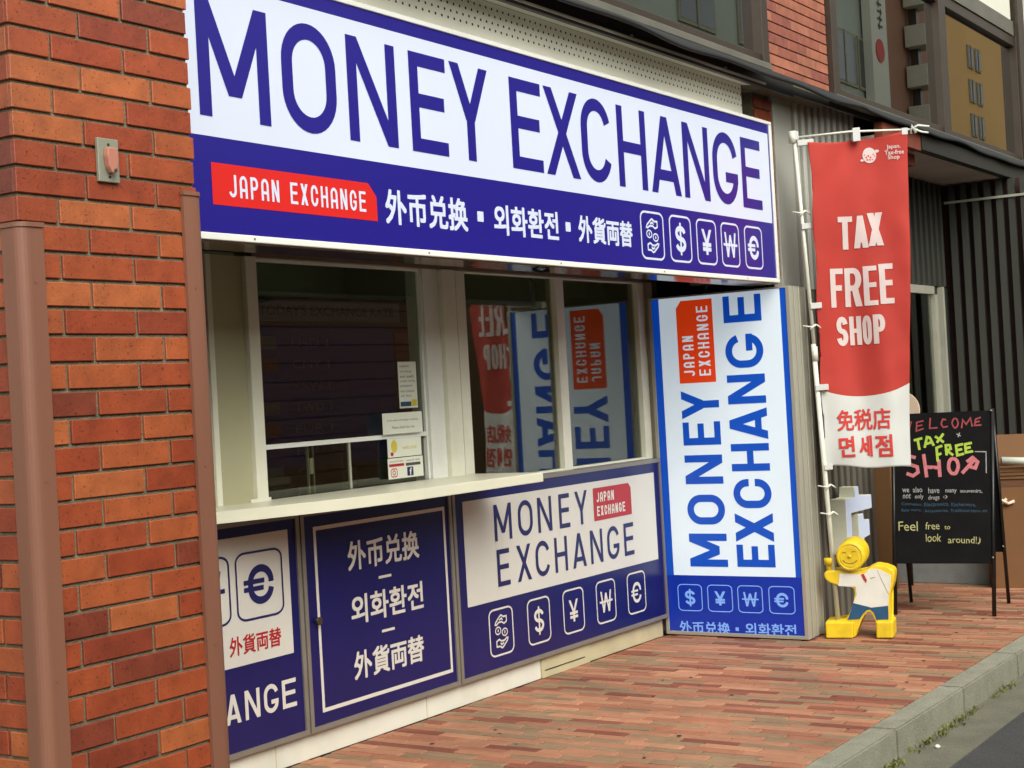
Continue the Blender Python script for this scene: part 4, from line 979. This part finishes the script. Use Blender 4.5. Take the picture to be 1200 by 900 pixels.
for z, dx in ((1.80, .0), (2.47, -.02), (.70, .02), (.86, .02)):
    uc = -.016-.035*(z-.06)/1.0
    bm = bmesh.new(); tube(bm, [pb(uc-.06, z+.01, .02), pb(uc-.01, z, .022), pb(uc+.02, z+.012, .02), pb(uc+.045, z-.008, .01)], .0045, 6)
    tube(bm, [pb(uc-.02, z-.015, .022), pb(uc+.015, z+.015, .022)], .0055, 6); obj('tie_string', bm, 'paper', bn)

# ------------------------------------------------------------------ yellow figure
fg = thing('yellow_figure', 'yellow foam smiley figure in white shirt and red tie holding the banner pole', 'figure')
FA = Vector((.24, -.97, 0)).normalized(); FN = Vector((.97, .24, 0)).normalized(); FO = Vector((8.498, -.985, G0+.001))
fm = lambda u, v, d: FO+FA*u+Vector((0, 0, v))+FN*d
def arcpts(pts): return pts
body = [(.004, .0), (.002, .100), (.055, .103), (.127, .105), (.139, .134), (.169, .207), (.191, .253), (.190, .298), (.148, .302), (.090, .309), (.044, .320), (.016, .340), (.006, .368), (.012, .386), (.029, .394), (.068, .397), (.094, .388),
        (.150, .380), (.204, .376), (.240, .384), (.272, .410), (.311, .425), (.360, .414), (.400, .399), (.411, .385), (.411, .365), (.404, .315), (.390, .275), (.375, .251), (.366, .107), (.293, .104), (.290, .125), (.281, .150), (.262, .166), (.243, .162),
        (.222, .142), (.204, .112), (.190, .06), (.170, .004)]
# body as outline with the right foot as a second block joined at the leg
bm = bmesh.new()
def bprism(bm, pts, d0, d1):
    a = [bm.verts.new(fm(u, v, d0)) for u, v in pts]; b = [bm.verts.new(fm(u, v, d1)) for u, v in pts]; n = len(pts)
    bm.faces.new(a); bm.faces.new(b[::-1])
    for i in range(n): bm.faces.new((a[i], b[i], b[(i+1) % n], a[(i+1) % n]))
full = body[:29]+[(.366, .104), (.391, .100), (.389, .002), (.287, .002), (.290, .104)]+body[31:]
bprism(bm, full, 0, .165)
obj('body', bm, 'foam_yellow', fg, bevel=.010)
bm = bmesh.new(); bprism(bm, [(.004, .003), (.004, .098), (.166, .098), (.160, .003)], -.03, .01); obj('foot', bm, 'foam_yellow', fg, bevel=.008)
bm = bmesh.new(); bprism(bm, [(.292, .003), (.294, .098), (.390, .098), (.386, .003)], -.028, .01); obj('foot', bm, 'foam_yellow', fg, bevel=.008)
# round head disc with face, turned a little
HC = (.168, .478); HR = .080; HD = -.03
def hm(u, v, d): return fm(HC[0]+u, HC[1]+v, HD-d)
bm = bmesh.new(); n = 40; prof = [(0, -.001), (.060, -.001), (.064, .003), (.068, .003), (.072, -.002), (.080, .001), (.086, .010), (.087, .03), (.087, .13), (.080, .150), (.0, .153)]
rings = []
for r, d in prof:
    rings.append([bm.verts.new(fm(HC[0]+d*.12+r*.95*math.cos(2*math.pi*k/n), HC[1]+d*.14+r*1.0*math.sin(2*math.pi*k/n), HD+d)) for k in range(n)] if r > 0 else [bm.verts.new(fm(HC[0], HC[1], HD+d))])
for a, b in zip(rings, rings[1:]):
    for k in range(n):
        k2 = (k+1) % n
        if len(a) == 1: bm.faces.new((a[0], b[k2], b[k]))
        elif len(b) == 1: bm.faces.new((a[k], a[k2], b[0]))
        else: bm.faces.new((a[k], a[k2], b[k2], b[k]))
hd = obj('head', bm, 'foam_yellow', fg)
for p in hd.data.polygons: p.use_smooth = abs(p.normal.dot(FN)) < .9
def htube(pts, r, name, m='groove'):
    bm = bmesh.new(); tube(bm, [hm(u, v, -.0005) for u, v in pts], r, 6); obj(name, bm, m, hd, smooth=True)
htube(arc(-.032, .016, .012, .010, 20, 160, 8), .0035, 'eye'); htube(arc(.024, .022, .012, .010, 20, 160, 8), .0035, 'eye')
htube(arc(0, -.004, .044, .036, 205, 335, 14), .004, 'mouth')
bm = bmesh.new(); bmesh.ops.create_icosphere(bm, subdivisions=2, radius=.011)
for v in bm.verts: v.co = hm(v.co.x-.002, v.co.y+.002, .002+v.co.z*.8)
obj('nose', bm, 'foam_yellow', hd, smooth=True)
# clothes painted proud
shirt = [(.100, .379), (.088, .305), (.148, .301), (.188, .300), (.190, .253), (.168, .205), (.271, .178), (.367, .188), (.373, .252), (.384, .30), (.392, .362), (.330, .398), (.290, .404), (.268, .398), (.242, .376), (.204, .371), (.150, .374)]
prism('shirt', 'foam_white', shirt, fm, -.0035, .002, fg)
sh_ = [(.167, .203), (.143, .135), (.130, .108), (.200, .112), (.222, .142), (.243, .163), (.262, .167), (.281, .151), (.290, .125), (.294, .107), (.363, .108), (.366, .186), (.271, .176)]
prism('shorts', 'foam_teal', sh_, fm, -.003, .002, fg)
prism('tie', 'tie_red', [(.222, .371), (.238, .374), (.254, .338), (.248, .320), (.234, .342)], fm, -.006, -.0036, fg)
bm = bmesh.new(); tube(bm, [fm(*p, -.004) for p in [(.272, .345), (.290, .352), (.302, .352)]], .0015, 5); tube(bm, [fm(*p, -.004) for p in [(.315, .395), (.330, .355), (.372, .255)]], .0012, 5); obj('shirt_crease', bm, 'groove', fg)
bm = bmesh.new(); tube(bm, [fm(.044, .425, .045), fm(.041, .465, .045)], .034, 16); tube(bm, [fm(.046, .385, .05), fm(.044, .43, .05)], .026, 16)
obj('pole_sleeve', bm, 'foam_yellow', fg, bevel=0)

# ------------------------------------------------------------------ A-frame chalkboard
af = thing('a_frame_chalkboard', 'black A-frame chalkboard with WELCOME TAX FREE SHOP in coloured chalk', 'chalkboard')
FLp = Vector((9.43, -1.07, G0)); AW = Vector((.11219, -.99369, 0)); AU = Vector((.20815, .02674, .97773)); AN = AW.cross(AU).normalized()
if AN.x > 0: AN = -AN
am = lambda u, v, d: FLp+AW*u+AU*v+AN*d
prism('front_board', 'chalkboard', [(.0, .325), (.622, .325), (.640, 1.290), (.004, 1.290)], am, -.018, 0, af, bevel=.002)
def leg(p, q, s=.012):
    bm = bmesh.new(); tube(bm, [p, q], s, 4); obj('leg', bm, 'board_frame', af)
leg(am(.614, 0, -.0), am(.632, 1.30, .0), .0135); leg(am(.008, 0, -.0), am(.006, 1.30, .0), .0135)
BRp, BLp = Vector((10.045, -1.62, G0)), Vector((9.97, -1.0, G0))
tr, tl = am(.63, 1.295, -.02), am(.006, 1.295, -.02)
leg(BRp, tr); leg(BLp, tl)
bm = bmesh.new(); q = [BLp.lerp(tl, .27), BRp.lerp(tr, .27), BRp.lerp(tr, .985), BLp.lerp(tl, .985)]
a = [bm.verts.new(p) for p in q]; b = [bm.verts.new(p+Vector((.015, 0, .003))) for p in q]; bm.faces.new(a); bm.faces.new(b[::-1])
for i in range(4): bm.faces.new((a[i], b[i], b[(i+1) % 4], a[(i+1) % 4]))
obj('back_board', bm, 'chalkboard', af)
for p in (am(.628, 1.285, .016), am(.618, .36, .016), BRp.lerp(tr, .30)-Vector((.016, 0, 0))):
    bm = bmesh.new(); bmesh.ops.create_icosphere(bm, subdivisions=1, radius=.006)
    for v in bm.verts: v.co += p
    obj('screw', bm, 'steel_light', af)
def st(l, t): # hand-drawn strokes
    o = []
    for p in l: o += path([(x+random.uniform(-.0015, .0015), y+random.uniform(-.0015, .0015)) for x, y in p], t)
    return o
W_ = [[(.060, 1.235), (.075, 1.170), (.092, 1.215), (.108, 1.170), (.125, 1.240)],
      [(.205, 1.240), (.160, 1.232), (.158, 1.175), (.205, 1.188)], [(.160, 1.205), (.196, 1.212)],
      [(.246, 1.258), (.240, 1.190), (.292, 1.192)],
      [(.345, 1.240), (.325, 1.244), (.314, 1.215), (.326, 1.192), (.358, 1.198)],
      arc(.402, 1.216, .018, .031, 60, 420, 12),
      [(.442, 1.182), (.450, 1.236), (.472, 1.205), (.496, 1.246), (.508, 1.188)],
      [(.562, 1.246), (.530, 1.236), (.522, 1.196), (.566, 1.198)], [(.526, 1.216), (.552, 1.222)]]
letters('chalk_writing', 'chalk_red', st(W_, .0095), am, af, .0015, label='red chalk word WELCOME')
T_ = [[(.140, 1.112), (.195, 1.128)], [(.164, 1.118), (.176, 1.052)], [(.208, 1.064), (.224, 1.134), (.240, 1.130), (.266, 1.075)], [(.214, 1.088), (.256, 1.098)], [(.276, 1.134), (.330, 1.094)], [(.326, 1.150), (.284, 1.092)],
      [(.320, 1.072), (.283, 1.060), (.290, .972)], [(.288, 1.016), (.312, 1.022)], [(.345, 1.010), (.340, 1.074), (.366, 1.074), (.370, 1.050), (.346, 1.040), (.385, 1.010)],
      [(.450, 1.080), (.404, 1.070), (.412, 1.008), (.452, 1.018)], [(.408, 1.040), (.442, 1.046)], [(.504, 1.085), (.462, 1.078), (.466, 1.024), (.508, 1.032)], [(.464, 1.052), (.496, 1.058)]]
letters('chalk_writing', 'chalk_lime', st(T_, .016), am, af, .002, label='lime chalk words TAX FREE')
Sh = [[(.150, 1.000), (.118, 1.012), (.096, .985), (.118, .958), (.160, .940), (.164, .905), (.130, .884), (.090, .902)],
      [(.200, 1.024), (.218, .872)], [(.296, .985), (.300, .872)], [(.210, .940), (.298, .932)], arc(.386, .940, .030, .050, 90, 450, 14),
      [(.440, .892), (.518, .978)], [(.470, .965), (.505, .990), (.536, .962), (.522, .925), (.488, .934)]]
letters('chalk_writing', 'chalk_pink', st(Sh, .022), am, af, .0015, label='pink chalk word SHOP')
letters_each('chalk_writing', 'chalk_white', [st([[(.410, 1.146), (.436, 1.130)], [(.428, 1.152), (.418, 1.124)]], .007), st([[(.520, 1.028), (.588, 1.026), (.586, .890)]], .006)], am, af, .002)
letters('chalk_writing', 'chalkboard', [disc(.258, .915, .012, .014, 10), disc(.258, .892, .014, .012, 10)], am, af, .0028)
words('chalk_writing', 'chalk_white', [wobble(v) for v in (ftext('we', .060, .104, .776, .802, .01), ftext('also', .128, .190, .776, .812, .01), ftext('have', .226, .296, .770, .808, .01), ftext('many', .334, .404, .762, .790, .01), ftext('souvenirs,', .424, .560, .765, .790, .01),
      ftext('not', .066, .116, .738, .768, .01), ftext('only', .142, .196, .728, .766, .01), ftext('drugs', .224, .296, .722, .758, .01), ftext(':)', .318, .345, .732, .756, .01))], am, af, .0015)
words('chalk_writing', 'chalk_blue', [wobble(v) for v in (ftext('Cosmetics,', .056, .186, .690, .712, .006), ftext('Electronics,', .198, .356, .684, .712, .006), ftext('Kitchenware,', .368, .520, .678, .706, .006), ftext('Baby items,', .054, .180, .650, .672, .006), ftext('Accessories,', .200, .350, .646, .668, .006), ftext('Traditional items, etc', .364, .590, .642, .664, .006))], am, af, .0015)
words('chalk_writing', 'chalk_cream', [wobble(v) for v in (ftext('Feel', .034, .156, .530, .590), ftext('free', .204, .292, .540, .588), ftext('to', .322, .360, .538, .562), ftext('look', .206, .302, .464, .512), ftext('around!', .344, .520, .450, .492), ftext('♪', .526, .545, .446, .490, .008))], am, af, .0015)

# ------------------------------------------------------------------ cardboard boxes
cb = thing('cardboard_box', 'large open cardboard box with raised flap at the right edge beside the chalkboard', 'box')
o = Vector((10.70, -1.335, G0)); ca, sa = math.cos(R(-68)), math.sin(R(-68))
ex = Vector((ca, sa, 0)); ey = Vector((-sa, ca, 0))
cm = lambda u, v, d: o+ex*u+ey*d+Vector((0, 0, v))
prism('front_wall', 'cardboard', [(0, 0), (.75, 0), (.75, .83), (0, .83)], cm, 0, .006, cb)
prism('back_wall', 'cardboard', [(0, 0), (.75, 0), (.75, .83), (0, .83)], cm, .55, .556, cb)
prism('side_wall', 'cardboard', [(.0, .0), (.006, 0), (.006, .83), (0, .83)], cm, .0065, .5495, cb)
prism('side_wall', 'cardboard', [(.744, .0), (.75, 0), (.75, .83), (.744, .83)], cm, .0065, .5495, cb)
prism('flap', 'cardboard', [(0, .845), (.74, .845), (.70, 1.055), (.0, 1.06)], lambda u, v, d: cm(u, v, d+.3*(v-.84)), .01, .016, cb)
for i in range(4): prism('folded_sheet', 'cardboard', [(0, .755+i*.024), (.75, .75+i*.024), (.75, .756+i*.024), (0, .761+i*.024)], cm, -.012+.003*i, .0, cb)
prism('tape', 'cardboard_dark', [(.0, .70), (.75, .70), (.75, .745), (.0, .745)], cm, -.002, -.0003, cb)
bm = bmesh.new(); tube(bm, [cm(.05, .59, -.01), cm(.09, .61, -.03), cm(.13, .585, -.02), cm(.17, .60, -.01)], .012, 6); tube(bm, [cm(.08, .585, -.02), cm(.12, .62, -.02)], .011, 6); obj('string_bow', bm, 'beige_disc', cb, smooth=True)
cb2 = thing('cardboard_box', 'taller cardboard box standing behind the open one, its curved top edge showing', 'box')
o2 = Vector((11.35, -1.52, .126)); cm2 = lambda u, v, d: o2+Vector((.25, -.97, 0))*u+Vector((.97, .25, 0))*d+Vector((0, 0, v))
prism('wall', 'cardboard', [(0, 0), (.5, 0), (.5, 1.0), (.35, 1.022), (.15, 1.04), (0, 1.045)], cm2, 0, .006, cb2)
prism('side_wall', 'cardboard', [(0, 0), (.006, 0), (.006, 1.03), (0, 1.03)], cm2, .0065, .3, cb2)
prism('wall', 'cardboard', [(0, 0), (.5, 0), (.5, .95), (0, .95)], cm2, .3005, .306, cb2)
prr = thing('paper_roll', 'white rolled paper poking out of the open cardboard box', 'paper')
bm = bmesh.new(); a = cm(.10, .885, -.03); b = cm(.62, .845, -.03); tube(bm, [a, b], .026, 12); obj('roll', bm, 'paper', prr)
bm = bmesh.new(); tube(bm, [a-(b-a).normalized()*.002, a], .018, 12); obj('roll_core', bm, 'paper_ink', prr)

# ------------------------------------------------------------------ across the street (seen mirrored in the windows)
OY = -9.4
cube('far_pavement', 'gutter', (-300, 900, -300, -8.2, -.35, G0), kind='structure')
def fbuild(name, label, m, x0, x1, h_, y=OY, d=6, wins=(), wm='far_glass', cat='building'):
    t = thing(name, label, cat)
    cube('wall', m, (x0, x1, y-d, y, G0, h_), t)
    for a, b, c, e in wins:
        f_ = cube('window', 'far_frame' if x0 > 20 else 'brown_frame', (a, b, y-.05, y+.04, c, e), t)
        cube('pane', wm, (a+.07, b-.07, y+.03, y+.045, c+.07, e-.07), f_)
        cube('glazing_bar', 'far_frame' if x0 > 20 else 'brown_frame', ((a+b)/2-.03, (a+b)/2+.03, y+.046, y+.06, c, e), f_)
    cube('cornice', 'grey_sill', (x0-.1, x1+.1, y-d, y+.15, h_, h_+.2), t)
    return t
fbuild('olive_building', 'plain olive grey building across the street, mirrored in the left upper window', 'olive_wall', 15, 22, 9.2, wins=[(x, x+1.6, z, z+1.5) for x in (16, 19) for z in (4.4,)])
ob_ = [o for o in C.objects if o.name == 'olive_building'][0]
for i in range(14): cube('brick_course', 'brown_wall', (15.02, 21.98, OY, OY+.06, .1+i*.25, .335+i*.25), ob_)
fbuild('low_shop', 'low olive shop building across the street opposite the booth', 'brown_wall', -14, 14.8, 3.9, wins=[(x, x+2.2, .5, 2.6) for x in range(-12, 13, 4)])
fbuild('pale_building', 'pale green grey glazed building mirrored in the right upper window', 'pale_wall', 22, 34.6, 14, wins=[(x+.3, x+1.8, z, z+1.2) for x in (24, 26.5, 29, 31.3, 32.9) for z in (2.5, 5.2, 7.9, 10.6)])
fbuild('brown_building', 'plain brown building with white lantern boxes mirrored in the window', 'brown_wall', 34.6, 39.8, 11.0, y=OY-.02)
fbuild('ochre_building', 'ochre apartment building mirrored in the right window pane', 'ochre_wall', 39.8, 52, 12.4, wins=[(x, x+.5, z, z+.62) for x in (41.65, 42.35, 45.4, 46.1, 49.0) for z in (5.0, 5.93, 6.86, 7.79, 8.72, 9.65)])
vs_ = thing('vertical_shop_sign', 'tall white vertical sign with a red dot mirrored in the upper window', 'sign')
cube('board', 'far_white', (33.5, 34.55, OY+.05, OY+.25, 5.5, 11.5), vs_)
bm = bmesh.new(); tube(bm, [(34.0, OY+.251, 8.85), (34.0, OY+.27, 8.85)], .27, 20); obj('dot', bm, 'red_dot', vs_)
g = []
for i in range(13):
    z = 9.4+i*.17 if i < 8 else 7.2-.17*(i-8)
    g += rect(33.95, 34.25, z, z+.05)+rect(34.02+.06*(i % 3), 34.09+.06*(i % 3), z-.05, z+.10)
letters('characters', 'paper_ink', g, lambda u, v, d: (u, OY+.25+d, v), vs_, .01)
for i in range(5):
    z = 6.42+i*.975
    l_ = thing('lantern_box', ('white projecting lantern box, %s of the five in a column on the brown building' % ['lowest', 'second lowest', 'middle', 'second highest', 'highest'][i]), 'lantern', 'lantern boxes on the brown building')
    cube('box', 'lantern', (36.45, 37.2, OY+.03, OY+.55, z, z+.52), l_, bevel=.02)
    cube('bracket', 'brown_frame', (36.75, 36.95, OY+.05, OY+.25, z+.521, z+.97), l_)
